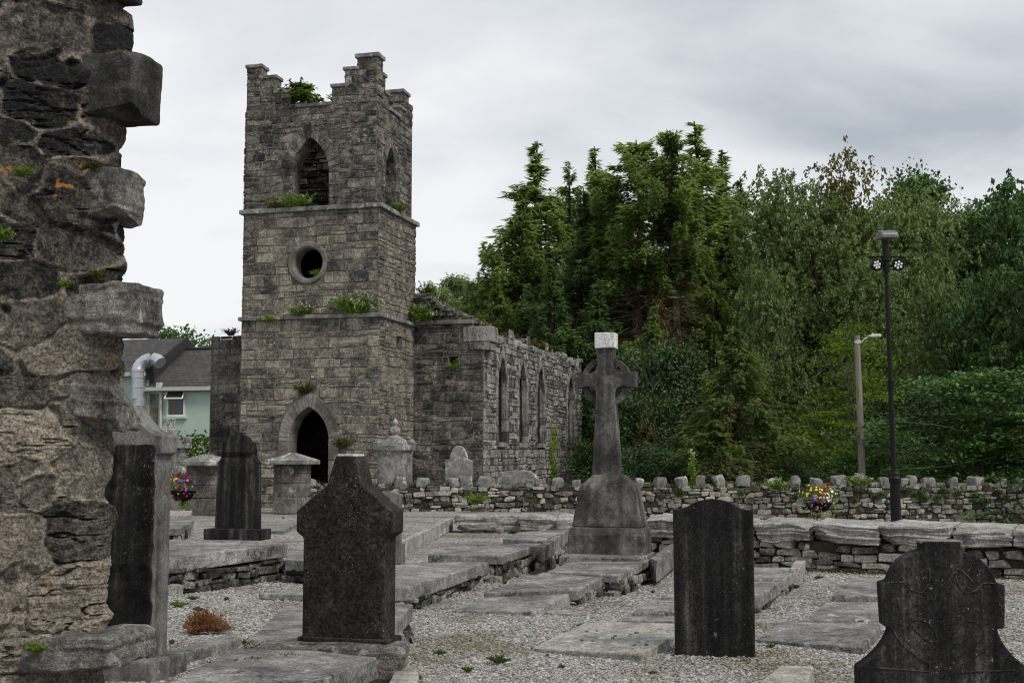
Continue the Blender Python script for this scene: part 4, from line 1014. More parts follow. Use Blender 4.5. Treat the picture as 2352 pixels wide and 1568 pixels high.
# celtic cross headstone at the bottom right
Yc = 5.55
Pc = at(2160, 1245, Yc); zc = Pc[2]; m_ = Yc / FPX
def cz(px, py): return ((px - 2162) * m_ * 1.0, zc - (py - 1245) * m_)
t = thing('celtic_headstone', np.array((Pc[0], Pc[1], 0.0)), 'dark celtic cross headstone with solid ring and incised lines at the bottom right corner', 'headstone', rotz=R(-6), local=True)
def z7(x, y): return cz(1505.3 + x * .36, 1034.9 + y * .36)
ol = [z7(1715, 580), z7(1715, 640)] + [z7(*q) for q in qbez((1700, 640), (1556, 672), (1505, 832), 11)] + [z7(1455, 845), z7(1465, 1112), z7(1512, 1117)] + [z7(*q) for q in qbez((1512, 1117), (1480, 1260), (1300, 1375), 9)]
zb = ol[-1][1]
ol += [(ol[-1][0], -.08), (-ol[-1][0] + .012, -.08)]
left = ol[:-2]
ol += [(-x + .012, z_) for x, z_ in left[::-1]]
body = profile_solid('cross_slab', ol, .13, M['black'], t, .007)
mb = MB()
def line(pts, r=.0028): tube(mb, [(x, -.001, z_) for x, z_ in pts], r, 5, .95)
mirror = lambda pts: [(-x + .012, z_) for x, z_ in pts]
for pts in ([z7(*q) for q in qbez((1510, 835), (1560, 830), (1590, 835), 4) + qbez((1590, 835), (1640, 900), (1700, 895), 8)],
            [z7(*q) for q in qbez((1640, 850), (1680, 770), (1750, 742), 8)], [z7(*q) for q in qbez((1700, 895), (1762, 850), (1750, 742), 8)],
            [z7(*q) for q in qbez((1600, 1110), (1660, 1040), (1735, 1085), 8)], [z7(*q) for q in qbez((1735, 1085), (1800, 1150), (1780, 1212), 8)],
            [z7(*q) for q in qbez((1635, 1100), (1680, 1190), (1780, 1212), 8)], [z7(*q) for q in qbez((1520, 1130), (1570, 1260), (1735, 1335), 10)],
            [z7(1420, 1366), z7(1735, 1385)], [z7(1735, 1335), z7(1735, 1385)]):
    line(pts); line(mirror(pts))
mb.build('carved_lines', M['brownblack'], t)
mb = MB(); rock(mb, (.006, .065, z7(1715, 580)[1] - .002), (.092, .058, .006), .4, (6, 5, 2), .2, 6, None, .5); mb.build('worn_top', M['greyhead'], t)
# the tall celtic cross
Pk = on_z(1392, 1275, .30); sc_ = np.linalg.norm(Pk[:2]) / FPX * 1.0
t = thing('celtic_cross', Pk, 'tall dark celtic cross with open ring and white cap stone on a tapered pedestal', 'celtic cross', rotz=-AX, local=True)
k = Pk[1] / FPX / math.cos(AX) * .985; kz = Pk[1] / FPX
mb = MB(); hw = 87 * k
P, Q = rbox(hw, .30, 32 * kz, .02, (10, 6, 5)); P[:, 0] *= np.where(P[:, 2] > 20 * kz, .965, 1); P[:, 1] *= np.where(P[:, 2] > 20 * kz, .93, 1)
mb.add(rough(P, .008, 6) + (0, .30, 30 * kz), Q, .55); mb.build('plinth', M['cross'], t)
mb = MB(); P, Q = rbox(.5, .5, .5, .03, (12, 8, 12)); zz_ = (P[:, 2] + .5)
hwz = (80 - 16 * np.clip(zz_ / .78, 0, 1)) * k; top = np.clip((zz_ - .78) / .22, 0, 1); hwz = hwz - (30 * k) * top
X = np.stack([P[:, 0] * 2 * hwz, P[:, 1] * 2 * (.25 - .05 * zz_ - .09 * top) + .3, 62 * kz + zz_ * 119 * kz], 1)
mb.add(rough(X, .006, 6), Q, .5)
mb.build('pedestal', M['cross'], t)
cr_ = 875; zof = lambda py: (1275 - py) * kz
wb, wt_, cx0 = 32 * k, 22.5 * k, -6 * k
sh = [(-wb, zof(1096)), (wb, zof(1096)), (22.5 * k + .02 * 0, zof(935)), (21 * k, zof(790)), (-21 * k, zof(790)), (-22.5 * k, zof(935))]
ar, zA = 70 * k, zof(877)
def crs(sx):   # right edge of the cross going up, with hollowed armpits
    pts = [(wb, zof(1096)), (23.5 * k, zof(940))] + qbez((21.5 * k, zof(914)), (21.5 * k, zof(888)), (42 * k, zof(888.5)), 8) + [(52 * k, zof(892)), (ar, zof(892.5)), (ar, zof(855)), (52 * k, zof(855.5))] + qbez((42 * k, zof(859.5)), (19 * k, zof(860)), (18.5 * k, zof(833)), 8) + [(19.5 * k, zof(818)), (20 * k, zof(800))]
    return pts
rg = crs(1); outline = rg + [(-x, z_) for x, z_ in rg[::-1]]
o = profile_solid('shaft', outline, .2, M['cross'], t, .008); o.location = (cx0, .2, 0)
mb = MB(); ro, ri_ = 57.5 * k, 44 * k; kk = 56
pf = [(ro, -.055), (ro, .055), (ri_, .055), (ri_, -.055), (ro, -.055)]
X = np.array([[(cx0 + r * math.cos(a), .3 + y, zA + r * math.sin(a)) for a in np.arange(kk) * 2 * math.pi / kk] for r, y in pf]).reshape(-1, 3)
mb.add(X, [(i * kk + j, i * kk + (j + 1) % kk, (i + 1) * kk + (j + 1) % kk, (i + 1) * kk + j) for i in range(4) for j in range(kk)], .45)
mb.build('ring', M['cross'], t)
mb = MB(); rock(mb, (cx0, .3, zof(782)), (23.5 * k, .135, 18 * kz), .1, (6, 6, 6), .07, 5); mb.build('cap_stone', M['white'], t)
mb = MB(); rock(mb, (0, .12, -.06), (1.05 * hw, .55, .07), .2, (10, 6, 3), .1, 4); mb.build('footing', M['ledger'], t)

# stones beyond the churchyard wall
def beyond(name, px, py, Y, label, cat): 
    P = at(px, py, Y); P[2] = 0
    return thing(name, P, label, cat, rotz=-AX, local=True), (lambda q: EYE + (1040 - q) * Y / FPX * 1.0), Y / FPX
t, zf, mm = beyond('monument', 898, 1100, 34.4, 'tall grey monument with gabled cap and white urn, against the tower corner', 'monument')
mb = MB(); hw = 31 * mm
rock(mb, (0, .3, zf(1035) / 2), (hw, hw, zf(1035) / 2), .05, (5, 5, 10), .03, 3); mb.build('shaft', M['cope'], t)
mb = MB(); hw = 37 * mm
rock(mb, (0, .3, zf(1028)), (hw, hw, 6 * mm), .2, (5, 5, 2), .1, 4)
for sx in (-1, 1):
    for sy in (-1, 1): lathe(mb, (sx * hw * .8, .3 + sy * hw * .8, zf(1022)), [(9 * mm, 0), (10 * mm, 6 * mm), (6 * mm, 13 * mm), (.002, 15 * mm)], 6)
lathe(mb, (0, .3, zf(1022)), [(hw * 1.1, 0), (hw * .9, 5 * mm), (hw * .5, 15 * mm), (.01, 16 * mm)], 4); mb.build('gabled_cap', M['cope'], t)
mb = MB(); lathe(mb, (0, .3, zf(1009)), [(17 * mm, 0), (17 * mm, 6 * mm), (8 * mm, 8 * mm), (7 * mm, 13 * mm), (12 * mm, 17 * mm), (13 * mm, 24 * mm), (7 * mm, 30 * mm), (5 * mm, 33 * mm), (8 * mm, 36 * mm), (7 * mm, 42 * mm), (.004, 50 * mm)], 12); mb.build('urn', M['whitehead'], t, smooth=True)
t, zf, mm = beyond('monument', 376, 1100, 34.0, 'grey pillar monument with small carved finial, left of the gate beside the edge-on headstone', 'monument')
mb = MB(); hw = 27 * mm; rock(mb, (0, .3, zf(1030) / 2), (hw, hw, zf(1030) / 2), .05, (5, 5, 10), .03, 3); mb.build('shaft', M['cope'], t)
mb = MB(); hw = 36 * mm; rock(mb, (0, .3, zf(1024)), (hw, hw, 5 * mm), .2, (5, 5, 2), .1, 4)
for sx in (-1, 1):
    for sy in (-1, 1): rock(mb, (sx * hw * .8, .3 + sy * hw * .8, zf(1012)), (7 * mm, 7 * mm, 10 * mm), .6, (3, 3, 3), .2, 5)
mb.build('cap', M['cope'], t)
mb = MB(); lathe(mb, (0, .3, zf(1020)), [(26 * mm, 0), (22 * mm, 16 * mm), (20 * mm, 16 * mm), (20 * mm, 22 * mm), (16 * mm, 22 * mm), (15 * mm, 34 * mm), (10 * mm, 37 * mm), (11 * mm, 58 * mm), (.01, 60 * mm)], 4); mb.build('finial', M['whitehead'], t)
mb = MB()
for sx in (-1, 1): lathe(mb, (sx * 32 * mm, .3, 0), [(.16, zf(1095)), (.2, zf(1085)), (.12, zf(1072)), (.02, zf(1062))], 8)
mb.build('scroll_base', M['cope'], t)
t, zf, mm = beyond('headstone', 1052, 1110, 35.2, 'small white lichened headstone with rounded shoulders, against the nave front', 'headstone')
a = 30 * mm / math.cos(AX); zs = zf(1058)
half = [(a, 0), (a, zs), (a * .72, zs + 4 * mm)] + arc(0, zs + 4 * mm, a * .64, 0, 84, 8, zf(1023) - zs - 4 * mm)
profile_solid('slab', half + [(-x, z_) for x, z_ in half[::-1]], .15, M['whitehead'], t, .01)
t, zf, mm = beyond('headstone', 1185, 1112, 36.0, 'wide low pale grave slab with curved top below the lancet windows', 'headstone')
a = 47 * mm / math.cos(AX); zs = zf(1098)
pr = [(-a, 0), (a, 0), (a, zs)] + qbez((a, zs), (a * .85, zf(1079)), (0, zf(1079)), 9)[1:] + qbez((0, zf(1079)), (-a * .85, zf(1079)), (-a, zs), 9)[1:]
profile_solid('slab', pr, .3, M['whitehead'], t, .02)

# ledger slabs lying on the graves
def ledger(label, c4, z, thick=.1, mat='ledger', plinth=None, cat='grave slab', zb=None, edge=.012, amp=.006, n=(16, 16, 3), group=None, r=.015):
    "c4 = picture corners of the top: front-left, front-right, back-right, back-left"
    P = np.array([on_z(px, py, zz) for (px, py), zz in zip(c4, z if hasattr(z, '__len__') else [z] * 4)])
    t = thing('grave_slab', np.array((*P[:, :2].mean(0), 0)), label, cat, group)
    mb = MB(); slab(mb, P, thick, r, n, amp, .5, edge); mb.build('ledger_stone', M[mat], t)
    if plinth:
        mb = MB(); c = P.mean(0)
        for i in range(4):
            a, b = P[i], P[(i + 1) % 4]; a, b = a + (c - a) * .03, b + (c - b) * .03
            d = (b - a) * (1, 1, 0); L = np.linalg.norm(d); d = d / L; nrm = np.array((d[1], -d[0], 0)); zt = (a[2] + b[2]) / 2 - thick
            if zt < .03: continue
            rubble_face(mb, a * (1, 1, 0), d, nrm, L, -.05, zt, rng, (min(.08, zt), min(.19, zt + .02)), (.1, .34), .07, top=None, out=.02, tb=.5, tv=.8)
        Q = [c * (1, 1, 0) + (p - c) * (.93, .93, 0) + np.array((0, 0, zz)) for zz in (-.06, None) for p in P for zz in ([zz] if zz is not None else [p[2] - thick + .005])]
        if mb.n: mb.build('plinth', M['plinth'], t)
        mb = MB(); mb.add(Q, [(3, 2, 1, 0), (4, 5, 6, 7), (0, 1, 5, 4), (1, 2, 6, 5), (2, 3, 7, 6), (3, 0, 4, 7)]); mb.build('plinth_core', M['rubble_gap'], t)
    return t
# the row in front of the celtic cross
ledger('lowest grey ledger slab nearest the camera in the row before the tall cross', [(1037, 1402), (1231, 1403), (1325, 1354), (1140, 1358)], (.02, .05, .15, .12), .12, plinth='rubble')
ledger('middle grey ledger slab in the row before the tall cross, on a rubble plinth', [(1110, 1360), (1327, 1354), (1414, 1309), (1246, 1313)], (.14, .17, .23, .21), .11, plinth='rubble')
ledger('upper grey ledger slab directly below the plinth of the tall cross', [(1256, 1312), (1420, 1321), (1497, 1283), (1321, 1282)], (.22, .24, .28, .26), .09, plinth='rubble')
ledger('grey ledger slab left of the tall cross, next to an upright kerb block', [(983, 1272), (1155, 1276), (1245, 1247), (1047, 1250)], .33, .11, plinth='rubble')
ledger('small pale ledger slab left of the tall cross, farthest in its row', [(1155, 1236), (1246, 1241), (1305, 1215), (1190, 1221)], .36, .1)
ledger('long grey ledger slab with tall side, right of the centre foreground headstone', [(780, 1352), (948, 1345), (1132, 1287), (944, 1292)], .25, .15, plinth='rubble')
ledger('stone kerb rising beside the plinth of the tall cross on its left', [(1236, 1254), (1250, 1257), (1307, 1216), (1296, 1215)], .36, .2, 'ledger', plinth='rubble', cat='grave kerb')
ledger('thick pale stone kerb rising right of the plinth of the tall cross', [(1494, 1281), (1508, 1288), (1574, 1241), (1553, 1238)], .30, .26, 'ledger', cat='grave kerb')
ledger('upright stone block between two ledger slabs left of the cross row', [(1122, 1280), (1142, 1285), (1150, 1275), (1128, 1273)], .28, .3, 'ledger', cat='grave kerb')
ledger('thin pale broken stone sunk in gravel below the cross row', [(1253, 1405), (1330, 1412), (1350, 1402), (1260, 1399)], .02, .06, 'ledger_pale')
# right-hand row behind the tall black headstone
sl_ = ledger('pale speckled ledger slab sunk in gravel left of the tall black headstone', [(1221, 1487), (1474, 1500), (1600, 1432), (1350, 1425)], (.02, .055, .11, .06), .13, 'ledger_pale')
mb = MB(); rq = np.random.default_rng(3)
for _ in range(14):
    q = on_z(rq.uniform(1330, 1540), rq.uniform(1438, 1482), .085); rock(mb, q, rq.uniform(.008, .016, 3) * (1.3, 1, .7), .5, (2, 2, 2), .3, None, rotz_m(rq.uniform(0, 3)), rq.uniform(0, .5), facets=3)
mb.build('loose_pebbles', M['pebble'], sl_)['kind'] = 'stuff'
ledger('grey ledger slab half hidden behind the tall black headstone, second in its row', [(1415, 1424), (1640, 1430), (1690, 1404), (1446, 1405)], .08, .1)
ledger('smooth grey ledger slab half hidden behind the tall black headstone, third in its row', [(1452, 1404), (1695, 1404), (1738, 1371), (1505, 1372)], .12, .1)
ledger('grey ledger slab with rough side, right behind the tall black headstone', [(1520, 1366), (1745, 1366), (1800, 1330), (1592, 1330)], .17, .14, plinth='rubble')
ledger('farthest grey ledger slab of the row behind the tall black headstone', [(1600, 1328), (1802, 1329), (1836, 1303), (1640, 1300)], .2, .13, plinth='rubble')
ledger('narrow pale kerb at the far right end of the row behind the black headstone', [(1815, 1304), (1838, 1304), (1850, 1286), (1826, 1286)], .25, .2, 'ledger_pale', cat='grave kerb')
ledger('grey ledger slab nearest the low wall, left of the celtic headstone', [(1914, 1367), (2080, 1368), (2100, 1326), (1946, 1326)], .08, .12)
ledger('flush grey ledger slab between two raised slabs left of the celtic headstone', [(1850, 1422), (2090, 1424), (2110, 1380), (1898, 1381)], .035, .09)
ledger('grey ledger slab in front, between the black headstone and the celtic headstone', [(1739, 1467), (1984, 1485), (2024, 1430), (1793, 1427)], (.035, .075, .11, .07), .12)
ledger('thin sunken slab edge just right of the tall black headstone', [(1730, 1427), (1790, 1428), (1800, 1421), (1738, 1420)], .03, .07, 'ledger_pale')
ledger('pale kerb stone end at the bottom edge, left of the celtic headstone', [(1700, 1600), (1840, 1600), (1869, 1527), (1793, 1526)], .12, .2, 'ledger_pale', cat='grave kerb')
# left side
ledger('broad raised tomb slab on a rubble base at left, in front of the plinthed headstone', [(95, 1275), (385, 1283), (663, 1247), (362, 1237)], (.42, .42, .47, .44), .17, plinth='rubble', n=(20, 20, 4), edge=.03)
ledger('dark low tomb slab behind the edge-on headstone, far left', [(230, 1210), (412, 1214), (446, 1193), (300, 1190)], .26, .12, plinth='rubble')
ledger('pale kerb slab behind the dark tomb at far left', [(260, 1182), (436, 1183), (442, 1172), (280, 1171)], .14, .14, 'ledger_pale', cat='grave kerb')
ledger('flat pale slab right of the plinthed black headstone', [(560, 1214), (650, 1219), (684, 1199), (590, 1196)], .08, .1)
ledger('grey slab between the raised tomb and the centre headstone', [(655, 1284), (740, 1290), (800, 1258), (664, 1257)], .3, .14, plinth='rubble')
ledger('broken thin slab lying in gravel left of the centre headstone', [(592, 1362), (720, 1366), (740, 1352), (650, 1353)], .06, .07, 'granite', edge=.05)
ledger('wide flush slab of dark grey stone left of the centre headstone', [(569, 1468), (742, 1462), (800, 1388), (655, 1390)], (.05, .06, .06, .05), .1, n=(20, 20, 3))
ledger('thick pale block slab on rubble, just right of the centre headstone', [(700, 1440), (904, 1437), (949, 1386), (760, 1388)], .3, .14, plinth='rubble')
t = ledger('gravel-filled grave with a pale stone kerb, behind the block headstone towards the church wall', [(890, 1256), (908, 1252), (1040, 1190), (1028, 1189)], (.22, .22, .25, .25), .24, 'ledger_pale', edge=.02, cat='kerbed grave')
mb = MB(); slab(mb, [on_z(700, 1250, .2), on_z(892, 1256, .2), on_z(1030, 1190, .22), on_z(900, 1190, .22)], .2, .02, (12, 12, 2), .02); mb.build('grave_gravel', M['gravel'], t)
t = ledger('speckled granite kerb beside the dry heather, left foreground', [(330, 1512), (365, 1514), (556, 1462), (530, 1452)], .10, .16, 'granite', cat='grave kerb')
# the foreground slab that carries the centre headstone
t = ledger('large cracked foreground slab carrying the pitted centre headstone', [(300, 1615), (640, 1600), (866, 1507), (553, 1478)], .29, .15, plinth='rubble', n=(26, 26, 4), edge=.03, amp=.012)
P = on_z(885, 1500, .27)
mb = MB(); rock(mb, P - t.location * 1.0 + np.array((-.03, .12, -.1)) + np.array(t.location), (.16, .15, .13), .35, (12, 10, 9), .3, 4, Mx, .5, strata=.012, sf=30); mb.build('end_stone', M['crag_grey'], t)
mb = MB(); rock(mb, P + np.array((-.35, .16, .0)), (.5, .13, .045), .5, (18, 8, 4), .4, 4, Mx, .5, strata=.008, sf=40); mb.build('bedding_stone', M['crag_grey'], t)
ledger('small pale block in gravel at the bottom, right of the foreground slab', [(880, 1585), (955, 1588), (962, 1532), (915, 1526)], .16, .25, 'ledger_pale', cat='grave kerb')
# ------------------------------------------------------------------ mint green house
YH = 58.0
Hc = at(343, 890, YH); eave = Hc[2]; ridge = at(480, 803, YH + 3.2)[2]
hs_ = thing('house', np.array((Hc[0], Hc[1], 0)), 'mint green rendered house with grey slate roofs behind the church', 'house', rotz=-AX, local=True)
mb = MB(); box(mb, (0, 0, -.2), (11, 6.5, eave)); mb.build('wall', M['mint'], hs_)
mb = MB(); x0, x1, yr = -.03, 11.2, 3.25
mb.add([(x0, -.25, eave - .02), (x1, -.25, eave - .02), (x1, yr, ridge), (x0, yr, ridge), (x0, 6.75, eave - .02), (x1, 6.75, eave - .02)], [(0, 1, 2, 3), (3, 2, 5, 4)]); rf = mb.build('roof', M['slate'], hs_)
mb = MB(); tube(mb, [(x0, yr, ridge + .03), (x1, yr, ridge + .03)], .09, 8); mb.build('ridge_tile', M['darkverge'], rf)
el, rl = at(300, 854, YH)[2], at(400, 779, YH + 3.2)[2]
mb = MB(); box(mb, (-9, -.05, -.2), (0, 6.6, el)); mb.add([(0, -.05, el), (0, 6.6, el), (0, 3.25, rl), (-.2, -.05, el), (-.2, 6.6, el), (-.2, 3.25, rl)], [(0, 1, 2), (5, 4, 3)]); mb.build('wall', M['mint'], hs_)
mb = MB(); mb.add([(.03, -.05, eave), (.03, 6.6, eave), (.03, 6.6, el), (.03, 3.25, rl), (.03, -.05, el)], [(0, 1, 2, 3, 4)]); mb.build('slate_hung_gable', M['darkverge'], hs_)
mb = MB(); mb.add([(-9, -.3, el - .02), (.05, -.3, el - .02), (.05, 3.25, rl + .05), (-9, 3.25, rl + .05), (-9, 6.8, el - .02), (.05, 6.8, el - .02)], [(0, 1, 2, 3), (3, 2, 5, 4)]); mb.build('roof', M['slate'], hs_)
mb = MB(); mb.add([(.06, -.35, el - .45), (.06, 3.25, rl - .35), (.06, 6.8, el - .45), (.06, -.35, el + .03), (.06, 3.25, rl + .1), (.06, 6.8, el + .03), (-.06, -.35, el + .03), (-.06, 3.25, rl + .1), (-.06, 6.8, el + .03)], [(0, 1, 4, 3), (1, 2, 5, 4), (3, 4, 7, 6), (4, 5, 8, 7)]); mb.build('verge', M['darkverge'], hs_)
mb = MB(); box(mb, (-.05, -.33, eave - .17), (11, -.02, eave + .0)); box(mb, (-9, -.42, el - .2), (-.02, -.07, el - .02)); mb.build('gutter', M['gutter'], hs_)
m = YH / FPX
wl, wr, wt, wb = (388 - 343) * m * 1.04, (433 - 343) * m * 1.04, at(410, 897, YH)[2], at(410, 957, YH)[2]
mb = MB(); f_ = .09
for lo_, hi_ in (((wl, -.05, wb), (wl + f_, .02, wt)), ((wr - f_, -.05, wb), (wr, .02, wt)), ((wl + f_, -.05, wb), (wr - f_, .02, wb + f_)), ((wl + f_, -.05, wt - f_), (wr - f_, .02, wt)), ((wl + f_, -.047, wt - .42), (wr - f_, .02, wt - .34))): box(mb, lo_, hi_)
wn_ = mb.build('window', M['white_pvc'], hs_)
mb = MB(); box(mb, (wl + f_, -.012, wb + f_), (wr - f_, .015, wt - f_)); mb.build('pane', M['glass_dark'], wn_)
mb = MB()   # the open top light
Pt = [np.array(q) for q in ((wl + .04, -.06, wt - .04), (wr - .04, -.06, wt - .04), (wr - .02, -.3, wt - .4), (wl + .02, -.3, wt - .4))]
for i in range(4): tube(mb, [Pt[i], Pt[(i + 1) % 4]], .035, 4)
sash = mb.build('top_light', M['white_pvc'], wn_)
mb = MB(); mb.add(Pt, [(0, 1, 2, 3)]); mb.build('pane', M['glass_dark'], wn_)
mb = MB(); box(mb, (wl - .1, -.12, wb - .1), (wr + .1, .0, wb - .01)); mb.build('sill', M['mint'], wn_)
mb = MB(); xd = (377 - 343) * m; tube(mb, [(xd, -.1, .2), (xd, -.1, eave - .35), (xd - .08, -.22, eave - .12)], .06, 8); box(mb, (xd - .17, -.3, eave - .1), (xd + .03, -.06, eave + .22)); mb.build('downpipe', M['gutter'], hs_)
mb = MB(); mb.add([(0.06, -.02, 0), (.5, -.02, 0), (.5, -.02, eave - .3), (.06, -.02, eave - .3)], [(0, 1, 2, 3)]); mb.build('bare_block_strip', M['mortar'], hs_)
xz = lambda px: (px - 343) * m * 1.03
mb = MB()
pts = [(xz(334), -.45, 1.5), (xz(333), -.45, at(0, 915, YH)[2])]; tube(mb, pts, .28, 14); 
pts = [(xz(328), -.45, at(0, 915, YH)[2]), (xz(327), -.45, at(0, 850, YH)[2])] + [(xz(327) + .6 - .6 * math.cos(a), -.45 + .2 * math.sin(a), at(0, 850, YH)[2] + .5 * math.sin(a)) for a in np.linspace(.2, 2.5, 7)]
tube(mb, pts, .3, 14)
for py in (915, 890, 868, 853): zq = at(0, py, YH)[2]; tube(mb, [(xz(327.5), -.45, zq - .03), (xz(327.5), -.45, zq + .03)], .325, 14)
mb.build('flue_duct', M['steel'], hs_, smooth=False)

# ------------------------------------------------------------------ lamp post with floodlights
YL = 26.6
Pl = at(2058, 1200, YL); Pl[2] = -.5
lp = thing('lamp_post', Pl, 'tall slim black lamp post with two round floodlights before the churchyard wall', 'lamp post')
zf = lambda q, Y=YL: at(2058, q, Y)[2] + .5; m = YL / FPX
lean = (2043 - 2058) * m / (zf(560))
ax_ = lambda z_: Pl + np.array(((2051 - 2058) * m / zf(560) * z_ , 0, z_))
mb = MB(); lathe(mb, Pl, [(.11, 0), (.105, zf(1110)), (.12, zf(1108)), (.13, zf(1098)), (.1, zf(1093)), (.1, zf(1087)), (.075, zf(1082)), (.07, zf(1078))], 14); mb.build('base_column', M['iron'], lp)
mb = MB(); tube(mb, [ax_(zf(1080)), ax_(zf(890))], .056, 12); tube(mb, [ax_(zf(890)), ax_(zf(625))], .047, 12); tube(mb, [ax_(zf(625)), ax_(zf(552))], .074, 12)
for q in (892, 887, 882, 877): tube(mb, [ax_(zf(q)), ax_(zf(q) + .028)], .088, 12)
tube(mb, [ax_(zf(600)), ax_(zf(588))], .115, 12); mb.build('pole', M['iron'], lp)
mb = MB(); c = ax_(zf(592)); tube(mb, [c + (-.34, 0, .02), c + (-.05, 0, .03), c + (.05, 0, .03), c + (.33, 0, .02)], .025, 8)
for s_ in (-.34, .33): rock(mb, c + (s_, 0, .02), (.04, .04, .04), .9, (3, 3, 3), .02)
mb.build('crossbar', M['iron'], lp)
for s_ in (-1, 1):
    c = ax_(zf(610)) + np.array((s_ * .245, -.08, 0)); mb = MB(); kk = 20
    ang = -s_ * .35; Rm = rotz_m(ang)
    prof = [(.02, .1), (.1, .09), (.13, .02), (.135, -.05), (.115, -.055), (.112, -.035), (.001, -.035)]
    X = np.array([[(r * math.cos(a), y, r * math.sin(a)) for a in np.arange(kk) * 2 * math.pi / kk] for r, y in prof]).reshape(-1, 3) @ Rm.T + c
    mb.add(X, [(i * kk + j, i * kk + (j + 1) % kk, (i + 1) * kk + (j + 1) % kk, (i + 1) * kk + j) for i in range(len(prof) - 1) for j in range(kk)])
    tube(mb, [c + (0, .09, 0), ax_(zf(610)) + np.array((0, 0, 0))], .03, 6)
    fl = mb.build('floodlight', M['iron'], lp)
    for i in range(7):
        r_ = 0 if i == 6 else .068; q = np.array((r_ * math.cos(i * math.pi / 3 + .3), -.04, r_ * math.sin(i * math.pi / 3 + .3))) @ Rm.T + c
        mb = MB(); rock(mb, q, (.024, .012, .024), .9, (3, 3, 3), .01); mb.build('led_lens', M['lens'], fl)
mb = MB(); c = ax_(zf(548)) + np.array((.04, 0, 0)); kk = 14
sec = [(math.cos(a) * .17, math.sin(a) * .15) for a in np.linspace(0, math.pi, kk)] + [(-.17, -.03), (.17, -.03)]
Rm = rotz_m(.18) @ roty_m(-.05)
X = np.array([[(x, y, z_ + .03) for y, z_ in sec] for x in (-.2, -.17, .17, .2)]); X[0, :, 1:] *= .9; X[3, :, 1:] *= .9
X = X.reshape(-1, 3) @ Rm.T + c; n_ = len(sec)
mb.add(X, [(i * n_ + j, i * n_ + (j + 1) % n_, (i + 1) * n_ + (j + 1) % n_, (i + 1) * n_ + j) for i in range(3) for j in range(n_)]); mb.add(X[:n_], [list(range(n_))[::-1]]); mb.add(X[-n_:], [list(range(n_))])
lh = mb.build('lamp_head', M['lampgrey'], lp)
# ------------------------------------------------------------------ wooden pole with street lamp
YP = 37.0
Pp = at(1981, 1100, YP); Pp[2] = 0; zf = lambda q: at(1975, q, YP)[2]; m = YP / FPX
tp = at(1968, 770, YP)
wp = thing('street_lamp', Pp, 'weathered wooden pole with small pale street lamp on a short arm, beyond the wall', 'street lamp')
mb = MB(); tube(mb, [Pp, Pp * .5 + tp * .5 + (.01, 0, 0), tp], [.115, .1, .085], 12); mb.build('pole', M['pole'], wp)
mb = MB(); c = at(1970, 786, YP); c2 = at(1997, 774, YP); tube(mb, [c + (-.12, -.05, 0), c + (.1, -.1, 0), (c + c2) / 2 + (0, -.1, .02), c2 + (0, -.1, 0)], .022, 7); tube(mb, [c + (0, 0, -.05), c + (0, 0, .06)], .1, 12); mb.build('bracket_arm', M['steel'], wp)
mb = MB(); c = at(2006, 772, YP) + (0, -.1, 0); P, Q = rbox(.2, .085, .05, .04, (5, 4, 3)); P[:, 2] *= np.where(P[:, 0] < -.1, .6, 1); mb.add(P @ roty_m(-.06).T + c, Q); rock(mb, c + (-.05, 0, .06), (.03, .03, .03), .9, (3, 3, 3), .01); mb.build('lantern', M['gutter'], wp)

